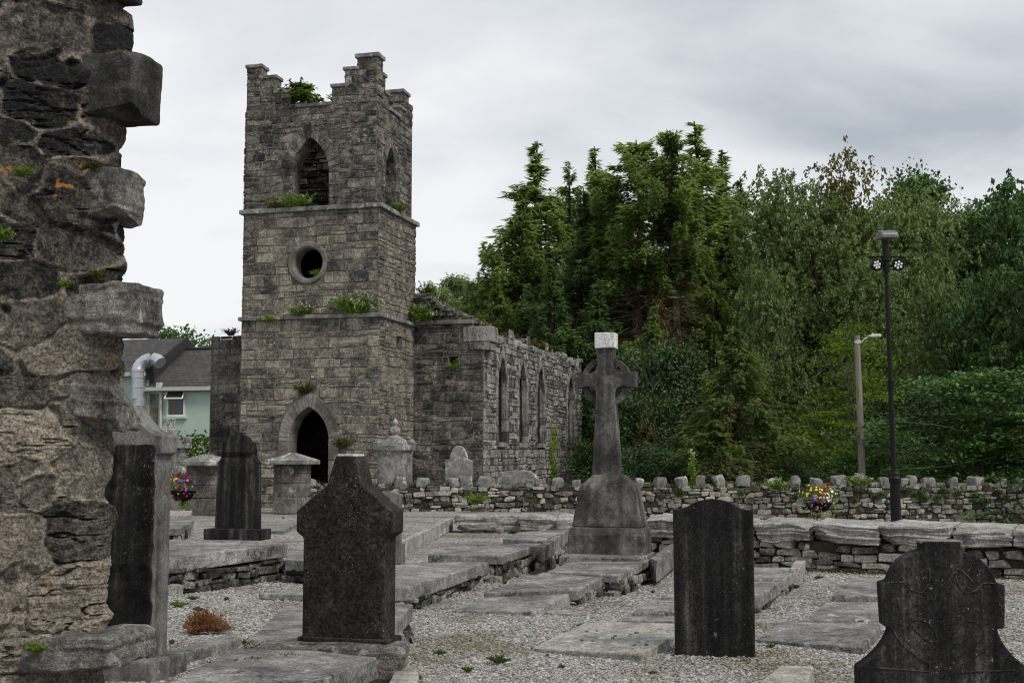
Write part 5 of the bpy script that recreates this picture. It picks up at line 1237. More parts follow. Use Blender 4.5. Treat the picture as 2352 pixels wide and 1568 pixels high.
# ------------------------------------------------------------------ flower baskets
def basket(px, py, Y, Rr, label, seed):
    rg = np.random.default_rng(seed); c = at(px, py, Y)
    t = thing('flower_basket', c, label, 'flower basket')
    mb = MB(); lathe(mb, c + (0, .1, -Rr * .75), [(.05, 0), (Rr * .5, .08), (Rr * .72, Rr * .5), (Rr * .75, Rr * .55), (.02, Rr * .55)], 14); mb.build('basket', M['basket'], t)
    n = 1300; d = rg.normal(size=(n, 3)); d /= np.linalg.norm(d, axis=1, keepdims=True); d[:, 1] = -np.abs(d[:, 1]) * .8
    C = c + d * Rr * (rg.uniform(.35, 1.02, (n, 1)) + .18 * np.sin(d[:, :1] * 7 + d[:, 2:] * 5)) * (1.05, .75, .66) + (0, .08, 0)
    mb = MB(); leaves(mb, C, d + rg.normal(0, .5, (n, 3)), rg.normal(size=(n, 3)), rg.uniform(.04, .075, n), .035, rg.uniform(.1, .8, n))
    m2 = 60; a = rg.uniform(-1, 1, m2); C2 = c + np.stack([a * Rr * .7, -.2 * np.ones(m2), -Rr * .5 - rg.uniform(0, .5, m2) * Rr], 1)
    leaves(mb, C2, np.array((0, -.2, -1)) + rg.normal(0, .4, (m2, 3)), rg.normal(size=(m2, 3)), .07, .03, rg.uniform(.3, .9, m2)); mb.build('leaves', M['herb'], t)
    mb = MB(); nf = 120
    for i in range(nf):
        dd = rg.normal(size=3); dd[1] = -abs(dd[1]) - .1; dd /= np.linalg.norm(dd)
        p = c + dd * Rr * (rg.uniform(.7, 1.12) + .15 * math.sin(dd[0] * 7 + dd[2] * 5)) * np.array((1.05, .8, .7)) + (0, .06, .02)
        u_ = dd[0] + .25 * rg.normal(); v_ = dd[2] + .25 * rg.normal()
        if seed == 1: col = .22 if v_ > .45 and u_ > -.3 else .75 if u_ < -.25 and v_ > -.1 else .2 if u_ < -.1 else (.5 if v_ > -.1 and u_ < .45 else (.62 if u_ > .3 else .2))
        else: col = .05 if v_ > .62 else .85 if v_ > .25 and u_ < .5 else (.95 if u_ > .45 and v_ > -.45 else (.5 if u_ < -.35 else (.35 if v_ < .2 and rg.random() < .6 else rg.choice([.75, .62, .85, .2]))))
        f = np.array([math.cos(k * 2 * math.pi / 5) for k in range(5)]); g_ = np.array([math.sin(k * 2 * math.pi / 5) for k in range(5)])
        a1 = np.cross(dd, (0, 0, 1.0)); a1 /= max(np.linalg.norm(a1), 1e-6); a2 = np.cross(dd, a1); r_ = rg.uniform(.026, .042)
        D5 = f[:, None] * a1 + g_[:, None] * a2 + dd * .25
        leaves(mb, np.repeat(p[None], 5, 0), D5, np.repeat(dd[None], 5, 0), r_, r_ * 1.1, np.full(5, col))
    mb.build('flowers', M['petals'], t)
basket(425, 1116, 32.4, .58, 'hanging basket of pink, yellow and purple flowers on the wall near the left gate pier', 1)
basket(1882, 1145, 32.9, .5, 'basket of red, yellow, violet and white flowers on the wall left of the lamp', 2)
# ------------------------------------------------------------------ trees: makers build one of each kind at the origin, height about 16 m
def spruce(name, H, Rr, seed, mat, bare=.12, dens=1.0, dead=.5, droop=.3, thin_top=0.0, base_w=1.0, gaps=.12, deadzone=(.1, .6)):
    rg = np.random.default_rng(seed)
    t = thing(name, (0, 0, 0), 'spruce', 'tree', 'trees beyond the churchyard')
    tr = MB(); hh = np.linspace(0, H, 14)
    wob = np.stack([.18 * np.sin(hh * .31 + seed), .18 * np.cos(hh * .27 + seed * 2), hh * 0], 1) * (hh / H)[:, None]
    ax = np.stack([hh * 0, hh * 0, hh], 1) + wob
    tube(tr, ax, .19 * base_w * (1 - hh / H) ** .8 + .018, 7, .45); tr.build('trunk', M['bark'], t)
    br, cr, tw = MB(), MB(), MB(); z = bare * H
    while z < H - .25:
        q = (z - bare * H) / (H - bare * H)
        pr = ((1 - q) ** .8 if q < .72 else .361 * ((1 - q) / .28) ** 1.45) * (.62 + .38 * min(1, q * 4)) if thin_top == 0 else np.interp(q, [0, .35, .7, 1], [.75, .8, .8, .05])
        nb = rg.integers(1, 4)
        for k in range(nb):
            if rg.random() < gaps: continue
            ph = rg.uniform(0, 2 * math.pi); L = max(.12, 1.4 * Rr * pr * rg.uniform(.5, 1.1) * (.82 + .35 * math.sin(ph * 2 + z * .7 + seed) * math.sin(z * 1.1 + ph + seed * 3)))
            el = R(np.interp(q, [0, .3, .75, 1], [-22, -8, 18, 58])) + rg.normal(0, .12)
            rd = np.array((math.cos(ph), math.sin(ph), 0.0)); sd = np.array((-rd[1], rd[0], 0.0))
            b0 = np.array((np.interp(z, hh, ax[:, 0]), np.interp(z, hh, ax[:, 1]), z + rg.uniform(-.15, .15)))
            tt = np.linspace(0, 1, 6)
            sag = droop * L * (.55 * tt ** 2 - .38 * tt ** 4)
            cv = b0 + (L * tt)[:, None] * (math.cos(el) * rd + sd * 0) + np.stack([tt * 0, tt * 0, L * tt * math.sin(el) - sag], 1)
            tube(br, cv, .028 * (1 - tt) + .006, 3, rg.uniform(.2, .6), cap=False)
            s0 = .08 if q > .75 else rg.uniform(.3, .62)
            n = int(max(6, L * 40 * dens)); ts = s0 + (1 - s0) * rg.random(n) ** .85
            C = np.stack([np.interp(ts, tt, cv[:, i]) for i in range(3)], 1)
            side = rg.choice([-1, 1], n); wid = (.16 + .5 * (1 - ts)) * min(1, L / 2.2) * rg.uniform(.4, 1.1, n)
            C2 = C + sd * (side * wid * .5)[:, None] + np.stack([n * [0], n * [0], -wid * rg.uniform(0, .6, n) + rg.normal(-.12, .22, n) * (1 if q < .8 else .3)], 1)
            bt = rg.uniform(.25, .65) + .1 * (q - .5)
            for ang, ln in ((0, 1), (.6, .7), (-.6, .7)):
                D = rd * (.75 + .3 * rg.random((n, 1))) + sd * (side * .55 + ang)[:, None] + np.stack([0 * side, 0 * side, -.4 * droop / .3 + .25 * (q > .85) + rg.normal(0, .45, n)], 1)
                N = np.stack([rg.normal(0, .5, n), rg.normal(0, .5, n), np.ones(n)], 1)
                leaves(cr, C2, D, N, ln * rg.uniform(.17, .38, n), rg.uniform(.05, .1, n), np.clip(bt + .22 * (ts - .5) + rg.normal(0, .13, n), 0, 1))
        z += rg.uniform(.09, .17) * (1 - .3 * q)
    if dead:
        n = int(520 * dead); zz = rg.uniform(deadzone[0] * H, deadzone[1] * H, n); ph = rg.uniform(0, 6.283, n); L = Rr * rg.uniform(.3, .85, n)
        for i in range(n):
            rd = np.array((math.cos(ph[i]), math.sin(ph[i]), rg.uniform(-.35, .25))); b0 = np.array((np.interp(zz[i], hh, ax[:, 0]), np.interp(zz[i], hh, ax[:, 1]), zz[i]))
            mid = b0 + rd * L[i] * .5 + rg.normal(0, .06, 3); en = b0 + rd * L[i] + rg.normal(0, .12, 3) - (0, 0, .1 * L[i])
            tube(tw, [b0, mid, en], [.017, .012, .006], 3, rg.uniform(.2, .9), cap=False)
            for _ in range(5):
                s_ = rg.uniform(.3, 1); p = b0 + (en - b0) * s_; tube(tw, [p, p + (rg.normal(0, .22), rg.normal(0, .22), rg.normal(-.05, .15))], [.008, .005], 3, rg.uniform(.2, 1), cap=False)
        tw.build('dead_branches', M['twig'], t)
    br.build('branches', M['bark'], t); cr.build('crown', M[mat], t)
    return t
def broadleaf(name, H, W, seed, mat, kind='round', nclus=170, nleaf=100, leaf=.12, bare=.2, lumps=7, group='trees beyond the churchyard', bark='bark_grey', cr_r=.7, sparse_top=0.0):
    rg = np.random.default_rng(seed)
    t = thing(name, (0, 0, 0), 'tree', 'tree', group)
    tr = MB(); hh = np.linspace(0, H * .8, 10); ax = np.stack([.25 * np.sin(hh * .4 + seed) * hh / H, .25 * np.cos(hh * .3 + seed) * hh / H, hh], 1)
    tube(tr, ax, (.03 + .018 * H * (1 - hh / H) ** 1.2) * .62, 7, .5)
    lc = []
    for i in range(lumps):
        q = (i + .5) / lumps; z = H * (bare + (1 - bare) * (.12 + .76 * q)); wr = W * .5 * math.sin(math.pi * min(.97, .2 + .72 * q)) ** .8
        ph = rg.uniform(0, 6.28) + i * 2.4; r_ = wr * rg.uniform(.15, .55)
        lc.append((np.array((r_ * math.cos(ph), r_ * math.sin(ph), z)), np.array((W * rg.uniform(.26, .36), W * rg.uniform(.26, .36), H * (1 - bare) * rg.uniform(.14, .2)))))
    lc.append((np.array((0, 0, H * .9)), np.array((W * .14, W * .14, H * .1))))
    for c, r_ in lc:
        z0 = max(H * bare * .7, c[2] - H * .22); p0_ = np.array((np.interp(z0, hh, ax[:, 0]), np.interp(z0, hh, ax[:, 1]), min(z0, H * .78)))
        for _ in range(2):
            e_ = c + rg.normal(0, .6, 3) * r_; md = (p0_ + e_) / 2 + rg.normal(0, .25, 3); tube(tr, [p0_, md, e_], [.05, .03, .01], 4, .5, cap=False)
            for _ in range(2):
                f_ = md + rg.normal(0, .7, 3) * r_; tube(tr, [md, (md + f_) / 2 + rg.normal(0, .12, 3), f_], [.025, .016, .006], 3, .6, cap=False)
    tr.build('trunk', M[bark], t)
    cr = MB(); per = nclus // len(lc)
    for c, r_ in lc:
        d = rg.normal(size=(per, 3)); d /= np.linalg.norm(d, axis=1, keepdims=True); rad = rg.uniform(.55, 1.08, per)
        CC = c + d * r_ * rad[:, None]
        for j in range(per):
            n = int(nleaf * rg.uniform(.55, 1.25)); cs = rg.uniform(.6, 1.2) * cr_r
            if kind == 'weep':
                ns = max(3, n // 14); st = CC[j] + rg.normal(0, .55, (ns, 3)) * cs
                k_ = np.repeat(np.arange(ns), 14); q = np.tile(np.arange(14) / 14., ns); ln = rg.uniform(.14, .45, ns)[k_]
                out = (d[j] * (1, 1, 0))
                P = st[k_] + out * (q * .35)[:, None] * ln[:, None] + np.stack([0 * q, 0 * q, -q ** 1.4 * ln], 1) + rg.normal(0, .045, (len(q), 3))
                D = np.stack([rg.normal(0, .6, len(q)), rg.normal(0, .6, len(q)), -np.ones(len(q)) * .8], 1)
                N = rg.normal(size=(len(q), 3)); n = len(q); sz = leaf * rg.uniform(.7, 1.2, n); wd = .62
            elif kind == 'layer':
                P = CC[j] + rg.normal(0, 1, (n, 3)) * (cs * .62, cs * .62, cs * .12); D = np.stack([rg.normal(0, 1, n), rg.normal(0, 1, n), rg.normal(-.25, .25, n)], 1); N = np.stack([rg.normal(0, .3, n), rg.normal(0, .3, n), np.ones(n)], 1); sz = leaf * rg.uniform(.7, 1.3, n); wd = .7
            else:
                P = CC[j] + rg.normal(0, 1, (n, 3)) * (cs * .42, cs * .42, cs * .3); D = rg.normal(size=(n, 3)) + (0, 0, -.35); N = rg.normal(size=(n, 3)) * .6 + d[j] * .6 + (0, 0, .6); sz = leaf * rg.uniform(.65, 1.3, n); wd = .62
            tt = np.clip(rg.uniform(.22, .68) + rg.normal(0, .13, n), 0, 1)
            leaves(cr, P, D, N, sz, sz * wd, tt)
    cr.build('crown', M[mat], t)
    return t
USED = set()
def plant_tree(proto, H0, px, ptop, Y, label, wx=1.0, rot=0.0, name=None):
    P = at(px, 1090, Y); P[2] = -.7; H = at(px, ptop, Y)[2] + .7; s_ = H / H0
    if proto.name not in USED:
        USED.add(proto.name); o = proto; o.location = P; o.rotation_euler = (0, 0, rot); o.scale = (s_ * wx, s_ * wx, s_); o['label'] = label; return o
    return dup(proto, P, rot, (s_ * wx, s_ * wx, s_), label)
sA = spruce('spruce_tree', 17, 2.7, 1, 'needle', .14, 1.0, .5)
sB = spruce('spruce_tree', 17, 3.3, 2, 'needle', .08, 1.1, .55, .38)
sC = spruce('spruce_tree', 17, 2.5, 3, 'needle_blue', .1, 1.05, .2, .35)
sT = spruce('spruce_tree', 17, 1.9, 4, 'needle', .62, 1.35, .55, .25, 1.0, 1.5, .05, (.2, .72))
sX = spruce('dead_spruce', 9, 3.0, 8, 'drygrass', .05, .5, .9, .5, base_w=.6, gaps=.4)
sO = spruce('spruce_tree', 9, 3.0, 5, 'needle_olive', .06, 1.0, .4, .5, base_w=.7)
sD = spruce('spruce_tree', 17, 2.6, 6, 'needle', .5, 1.2, 1.1, .3, 0.0, 1.3, .08, (.12, .62))
bA = broadleaf('birch_tree', 15, 6.5, 11, 'birch', 'weep', 420, 120, .16, .06, 12, cr_r=.85)
bB = broadleaf('birch_tree', 15, 6.0, 12, 'birch', 'weep', 400, 120, .16, .05, 12, cr_r=.85)
aA = broadleaf('ash_tree', 15, 7, 13, 'ash', 'weep', 320, 110, .2, .1, 9, cr_r=.85)
kA = broadleaf('alder_tree', 15, 6, 14, 'broad', 'round', 320, 110, .2, .1, 9, cr_r=.9)
yA = broadleaf('yellowing_tree', 15, 4.5, 15, 'yellow', 'weep', 110, 80, .16, .55, 6)
TR = [(sB, 17, 1195, 425, 63, 'dark spruce with bare brown inner branches at the left end of the wood', .98, .3),
      (sA, 17, 1248, 322, 66, 'spruce with thick green pointed top, tallest at the left end of the wood', 1.25, 1.0),
      (sD, 17, 1300, 372, 69, 'thin spruce with a narrow spiky leader right of the tallest left-hand spruce', .8, 2.0),
      (sC, 17, 1330, 432, 60, 'blue-green spruce standing before the others, left of the celtic cross head', 1.2, .4),
      (sA, 17, 1378, 338, 68, 'dark spruce with a small pointed top directly above the tall celtic cross', .95, 2.2),
      (sD, 17, 1420, 400, 64, 'half-dead spruce with brown branches between two bare trunks, above the cross', .85, 4.0),
      (sT, 17, 1467, 318, 58, 'spruce with a bare dark red trunk and a green tuft at its top', 1.1, 0.0),
      (sT, 17, 1556, 306, 57, 'ragged bare-trunked spruce leaning beside the highest spruce', .8, 2.6),
      (sA, 17, 1600, 283, 66, 'highest spruce of the wood with a dense dark pointed crown', 1.3, 3.3),
      (sA, 17, 1655, 345, 69, 'dark spruce tucked against the right flank of the highest spruce', 1.1, 4.4),
      (sB, 17, 1712, 408, 67, 'lower dark spruce on the right end of the spruce row, next to the birches', .85, 5.2),
      (sB, 17, 1560, 440, 60, 'sparse green spruce in front below the highest spruce', .62, 1.8),
      (sB, 17, 1640, 560, 58, 'loose hanging spruce in front below the dark spruces', .8, 3.9),
      (sC, 17, 1265, 590, 57, 'low green spruce just above the nave wall, left of the blue-green spruce', 1.1, 2.0),
      (sC, 17, 1385, 640, 56, 'low feathery spruce right behind the head of the celtic cross', 1.3, 3.0),
      (sB, 17, 1140, 622, 61, 'short spruce at the far left edge of the wood, reaching a branch towards the tower', .95, 2.9),
      (sO, 9, 1690, 742, 41, 'olive spruce with drooping branches standing before the dark wood', 1.0, .5),
      (sO, 9, 1655, 960, 38, 'small olive spruce with low sweeping branches just above the churchyard wall', 1.5, 2.5),
      (sO, 9, 1500, 850, 50, 'thin olive spruce growing among the laurels right of the cross shaft', .8, 4.0),
      (sB, 17, 1215, 500, 64, 'broad spruce filling the left part of the wood between its two tallest left-hand tops', 1.1, .9),
      (sC, 17, 1440, 520, 62, 'blue-green spruce half hidden behind the bare red trunk', 1.0, 5.0),
      (sB, 17, 1500, 700, 55, 'drooping green spruce low between the bare trunks right of the cross head', 1.1, .3),
      (sA, 17, 1690, 480, 63, 'dark green spruce filling the gap below the right flank of the highest spruce', 1.0, 1.7),
      (sX, 9, 1487, 905, 43.5, 'dead brown spruce with bare twigs low down right of the cross shaft', .6, 1.0),
      (sX, 9, 1520, 640, 56, 'dead greyish spruce among the bare trunks above the cross', .5, 3.0),
      (bA, 15, 1800, 392, 58, 'tall birch with airy top next to the spruces', 1.0, .2),
      (bB, 15, 1880, 440, 56, 'birch with drooping grey-green sprays below the yellowing top', 1.05, 1.2),
      (yA, 15, 1945, 362, 57, 'birch with sparse yellowing leaves leaning above its neighbours', 1.0, 1.0),
      (kA, 15, 2130, 385, 60, 'dark alder with a knobbly top behind the lamp post head', .9, .5),
      (bA, 15, 2115, 430, 55, 'birch with dull green drooping foliage behind the lamp post', 1.0, 3.3),
      (bB, 15, 2020, 560, 53, 'dense birch foliage left of the lamp post', 1.1, 2.3),
      (bA, 15, 2170, 640, 50, 'lower birch with lighter green sprays right of the lamp post', .95, 5.0),
      (kA, 15, 2255, 470, 58, 'dark broadleaved tree between the birch and the ash at right', 1.0, 2.5),
      (aA, 15, 2345, 398, 55, 'ash tree with feathery crown at the right edge of the photo', .95, .7),
      (aA, 15, 2290, 620, 48, 'lower ash with dark hanging leaves at the right, above the sycamore', 1.05, 3.7),
      (aA, 15, 2440, 520, 46, 'big ash partly cut off by the right edge of the photo', 1.1, 2.1),
      (bB, 15, 1770, 600, 54, 'slim birch with dark foliage between the spruces and the birches', .9, 4.1),
      (kA, 15, 1985, 470, 64, 'dark alder showing in the gap between two birches', .8, 4.6)]
TR = [(p_, h_, a_, b_, c_, l_, w_ * (1.42 if p_.name.startswith('spruce') else 1.0), r_) for p_, h_, a_, b_, c_, l_, w_, r_ in TR]
for pr, H0, px, pt, Y, lb, wx, rt in TR: plant_tree(pr, H0, px, pt, Y, lb, wx, rt)
# lower growth
syc = broadleaf('sycamore_tree', 6, 9.5, 21, 'broad', 'layer', 420, 70, .17, .02, 9, None, cr_r=.75)
plant_tree(syc, 6, 2255, 850, 36, 'spreading low sycamore with layered dark leaves at the lower right, behind the wall', 1.0, 0.0)
plant_tree(syc, 6, 2400, 930, 36, 'second low sycamore at the right edge, behind the churchyard wall', .8, 2.0)
bee = broadleaf('beech_tree', 8, 6, 22, 'beech', 'layer', 130, 60, .14, .05, 8, None, cr_r=.8)
plant_tree(bee, 8, 1960, 722, 45, 'bright yellow-green beech with tiered branches behind the wooden pole', .85, 0.0)
plant_tree(bee, 8, 1900, 930, 43, 'low beech with thin yellow-green branches left of the wooden pole', 1.3, 1.5)
lau = broadleaf('laurel_bush', 5, 5.5, 23, 'laurel', 'round', 330, 120, .105, .0, 9, None, cr_r=.75)
haz = broadleaf('hazel_bush', 5, 5.5, 25, 'broad', 'layer', 260, 70, .14, .0, 9, None, cr_r=.7)
bra = broadleaf('bramble_bush', 5, 6.0, 26, 'birch', 'weep', 200, 80, .12, .0, 8, None, cr_r=.8)
lau2 = broadleaf('laurel_bush', 5, 6.0, 24, 'laurel', 'round', 330, 120, .105, .0, 9, None, cr_r=.8)
for pr in (haz, bra): pr['category'] = 'bush'
for pr in (lau, lau2):
    pr['category'] = 'bush'; pr['group'] = 'laurel bushes under the trees'
for i, (pr, px, pt, Y, lb, wx, rt) in enumerate([(lau, 1470, 905, 47, 'dark laurel bush right behind the shaft of the tall cross', 1.0, 0), (lau2, 1540, 800, 49, 'tall glossy laurel right of the cross, climbing into the spruces', 1.0, 1), (lau, 1590, 900, 50, 'dark laurel bush with a rounded top between the cross and the olive spruce', 1.0, 2.4),
      (haz, 1690, 930, 52, 'layered bush in deep shade behind the olive spruce', 1.2, 3), (bra, 1780, 1010, 46, 'loose arching bush right of the small olive spruce', 1.5, 4), (lau2, 1850, 960, 54, 'laurel in the dark gap left of the wooden pole', 1.0, 5),
      (haz, 2010, 985, 41, 'green layered bush at the foot of the wooden pole', 1.0, 5.5), (lau2, 2080, 900, 48, 'dark bush between the wooden pole and the black lamp post', 1.2, .7), (lau, 1392, 990, 57, 'dark bush in the gap between the nave end and the cross', .8, 1.4),
      (lau2, 1500, 1030, 40, 'low laurel just above the wall right of the cross pedestal', 1.7, 2.2), (bra, 1650, 1055, 40, 'low brambly bush above the wall below the small olive spruce', 1.9, 3.1), (lau2, 1800, 1070, 40, 'lowest dark laurel above the wall left of the flower basket', 1.9, 4.2), (haz, 2120, 1040, 42, 'layered green bush behind the wall right of the lamp post base', 1.5, 5.1)]):
    plant_tree(pr, 5, px, pt, Y, lb, wx, rt)
# backing of the wood, a far mass no tree of which can be told apart
rg = np.random.default_rng(77); mb = MB()
for px, pt in [(1180, 760), (1260, 760), (1340, 760), (1420, 800), (1490, 820), (1580, 700), (1660, 620), (1740, 560), (1820, 560), (1900, 560), (1980, 560), (2060, 570), (2140, 560), (2220, 560), (2300, 520), (2380, 520), (2460, 560)]:
    for Y in (78, 86):
        P = at(px + rg.uniform(-30, 30), 1090, Y); H = at(px, pt, Y)[2]
        n = 2600; d = rg.normal(size=(n, 3)); d /= np.linalg.norm(d, axis=1, keepdims=True)
        C = np.array((P[0], P[1], H * .5)) + d * (2.6, 2.2, H * .5) * rg.uniform(.6, 1.05, (n, 1)); 
        leaves(mb, C, rg.normal(size=(n, 3)), rg.normal(size=(n, 3)), rg.uniform(.3, .55, n), .26, rg.uniform(.05, .5, n))
tag(mb.build('far_wood', M['broad']), 'dark mass of far woodland behind the trees', 'woodland', kind='stuff')
# low hill at the left with scrub, the sycamore behind the house, the hedge
mb = MB(); hx = np.linspace(-60, 6, 40); hy = np.linspace(95, 180, 30); HX, HY = np.meshgrid(hx, hy)
hz = 12.6 * np.exp(-((HX + 2) / 14) ** 2) * np.clip((HY - 95) / 30, 0, 1) + 1.0 * fbm(P3(HX * .1, HY * .1), 3) - .2
mb.add(np.stack([HX, HY, hz], -1).reshape(-1, 3), [(j * 40 + i, j * 40 + i + 1, (j + 1) * 40 + i + 1, (j + 1) * 40 + i) for j in range(29) for i in range(39)])
tag(mb.build('hill', M['floor'], smooth=True), kind='structure')
fA = broadleaf('hill_tree', 6, 6, 31, 'birch', 'round', 130, 90, .22, .0, 6, 'trees on the low hill', cr_r=.8)
def on_hill(px, pt, Y, lb, wx=1.0, rt=0.0):
    P = at(px, pt, Y); H = 6.0; P[2] = P[2] - H
    if fA.name not in USED: USED.add(fA.name); o = fA; o.location = P; o.rotation_euler = (0, 0, rt); o['label'] = lb; o.scale = (wx, wx, 1); return
    dup(fA, P, rt, (wx, wx, 1), lb)
on_hill(1040, 636, 122, 'round dark tree on the low hill right of the tower', 1.1, .3)
on_hill(985, 660, 118, 'small tree on the low hill hard against the tower edge', .8, 1.3)
on_hill(1085, 648, 124, 'lighter tree on the low hill nearest the spruces', .9, 2.3)
on_hill(1060, 690, 112, 'scrubby bush on the slope below the hill trees', 1.2, 3.3)
on_hill(1120, 700, 110, 'bush on the hill slope at the foot of the leftmost spruce', 1.2, 4.4)
hT = broadleaf('house_tree', 9, 7.5, 32, 'ash', 'round', 150, 80, .2, .2, 6, None, cr_r=.8)
plant_tree(hT, 9, 395, 750, 78, 'green tree showing above the roof of the mint house', 1.0, 0)
plant_tree(hT, 9, 470, 790, 84, 'small tree top just above the roof ridge, left of the tower', .6, 2.0)
rg = np.random.default_rng(88); P = at(440, 1060, 42); mb = MB(); n = 7000
d = rg.normal(size=(n, 3)); d /= np.linalg.norm(d, axis=1, keepdims=True)
C = np.array((P[0], P[1], 0.8)) + d * (2.2, .9, 1.35) * rg.uniform(.75, 1.05, (n, 1)) + .12 * rg.normal(size=(n, 3)); C = C[C[:, 2] > 0]; n = len(C)
leaves(mb, C, rg.normal(size=(n, 3)), rg.normal(size=(n, 3)) + (0, 0, .8), rg.uniform(.1, .17, n), .09, rg.uniform(.15, .95, n))
he = mb.build('hedge', M['herb'], None, origin=(P[0], P[1], 0)); tag(he, 'bright green clipped hedge below the mint house, left of the tower', 'hedge')

# ------------------------------------------------------------------ small plants
def herb(name, loc, size, label, seed, flower=0, group=None, mat='herb', flat=False, spread=1.0, cat='plant', upright=.6, ll=.16):
    rg = np.random.default_rng(seed); loc = np.asarray(loc, float)
    t = thing(name, loc, label, cat, group)
    mb = MB(); n = int(34 * spread) + 8; fl = MB()
    for i in range(n):
        ph = rg.uniform(0, 6.28); o_ = rg.uniform(0, 1) ** .6; tip = loc + np.array((math.cos(ph) * o_ * size * spread, math.sin(ph) * o_ * size * .6 - .05 * size, size * rg.uniform(.35, 1) * (upright + .4 * (1 - o_))))
        b0 = loc + np.array((math.cos(ph), math.sin(ph) * .5, 0)) * size * .25 * o_ * spread; md = (b0 + tip) / 2 + (0, 0, .12 * size)
        tube(mb, [b0, md, tip], [.006 + .006 * size, .005 + .004 * size, .003], 3, .4, cap=False)
        k = 12; q = rg.random(k); C = b0 + (tip - b0) * q[:, None] + (0, 0, .1 * size) * (4 * q * (1 - q))[:, None]
        leaves(mb, C, rg.normal(0, .7, (k, 3)) + (0, 0, .25), rg.normal(0, .5, (k, 3)) + (0, 0, 1), ll * size * rg.uniform(.7, 1.4, k), .07 * size, np.clip(rg.uniform(.15, .85) + rg.normal(0, .12, k), 0, 1))
        if rg.random() < flower * .8:
            hd = 16; d = rg.normal(size=(hd, 3)); leaves(fl, tip + d * .03 * size, d, rg.normal(size=(hd, 3)), .05 * size, .04 * size, rg.uniform(0, 1, hd))
    mb.build('leaves', M[mat], t)
    if flower and fl.n: fl.build('flowers', M['valerian'], t)
    return t
def chw(x, y, z): return CH + V * x + U * y + np.array((0, 0, z))
herb('valerian_plant', chw(-.75, -.06, 5.66), .75, 'big white-flowered valerian clump on the lower string course at the tower corner', 1, .75, spread=1.3)
herb('valerian_plant', chw(-2.45, -.06, 5.66), .45, 'smaller white valerian clump midway along the lower string course of the tower', 2, .5, spread=1.2)
herb('valerian_plant', chw(-3.5, -.1, 5.5), .4, 'white valerian hanging from the left part of the lower string course', 3, .6, upright=.2)
herb('valerian_plant', chw(.35, 2.75, 5.72), .7, 'straggling green valerian in the corner between tower and nave', 4, .3, spread=1.1)
herb('valerian_plant', chw(.3, 3.3, 6.6), .5, 'white-tipped weed on the ruined gable top beside the tower', 5, .5)
herb('ledge_weeds', chw(-2.75, -.02, 8.93), .55, 'green weeds with pale flowers on the sill of the belfry opening', 6, .3, spread=1.5)
herb('ledge_weeds', chw(-3.4, -.02, 8.93), .4, 'dry flowering weeds on the upper string course left of the belfry opening', 7, .5, mat='drygrass')
herb('ledge_weeds', chw(.02, 1.5, 8.93), .4, 'small green weeds under the side belfry opening of the tower', 8, 0)
herb('ledge_weeds', chw(-2.0, .1, 6.83), .28, 'tiny green plant inside the round tower window', 9, 0)
herb('ledge_weeds', chw(-2.3, -.08, 3.35), .42, 'brown-green moss tuft over the peak of the church door arch', 10, 0, mat='mossy')
herb('ledge_weeds', chw(-1.1, -.06, 1.75), .45, 'moss tuft on the wall right of the church door arch', 11, 0, mat='mossy')
herb('ledge_weeds', chw(1.32, 2.95, 4.2), .28, 'small plant growing in the square hole of the nave wall', 12, .1)
herb('ledge_weeds', chw(-.95, 2.75, 12.35), .4, 'weed growing on the broken rear corner of the battlements', 14, 0, mat='drygrass')
herb('ledge_weeds', chw(-1.55, .3, 12.12), .4, 'thin weed beside the right-hand steps of the battlements', 15, 0)
herb('ledge_weeds', chw(-6.4, 3.1, 5.45), .35, 'weeds on the broken top of the wall left of the tower', 16, 0, mat='drygrass')
sap = broadleaf('sapling', 1.1, 1.25, 41, 'herb', 'layer', 60, 34, .15, .1, 3, None, cr_r=.22, bark='bark')
sap['category'] = 'sapling'; sap['label'] = 'bright green sycamore sapling growing on top of the tower battlements'
sap.location = chw(-2.72, .45, 11.95); sap.scale = (.9, .9, .8)
for i, y in enumerate((4.0, 7.0, 10.9, 12.0)): herb('wall_top_grass', chw(NR - .3, y, 5.42), .35 + .1 * (i > 1), ('dry grass tuft at the near corner of the nave wall top', 'dry grass tuft on the nave wall top above the second lancet', 'brown moss cushion on the nave wall top past the third lancet', 'brown moss cushion on the nave wall top near its far end')[i], 50 + i, 0, mat='mossy' if i > 1 else 'drygrass', spread=1.4)
# ivy streaks down the nave wall
rg = np.random.default_rng(61); mb = MB()
n = 900; zz = rg.uniform(.3, 2.6, n); yy = 12.3 + .3 * rg.normal(size=n) * (.5 + .5 * np.abs(np.sin(zz * 2.3))) + .15 * np.sin(zz * 3)
C = np.stack([chw(NR + .05, y, z) for y, z in zip(yy, zz)]); leaves(mb, C, rg.normal(size=(n, 3)) + (0, 0, -.5), rg.normal(size=(n, 3)) + V, rg.uniform(.06, .11, n), .06, rg.uniform(.4, 1, n))
iv = mb.build('ivy', M['beech'], None, origin=chw(NR, 12.3, 0)); tag(iv, 'yellow-green creeper streak down the nave wall right of the third lancet', 'creeper')
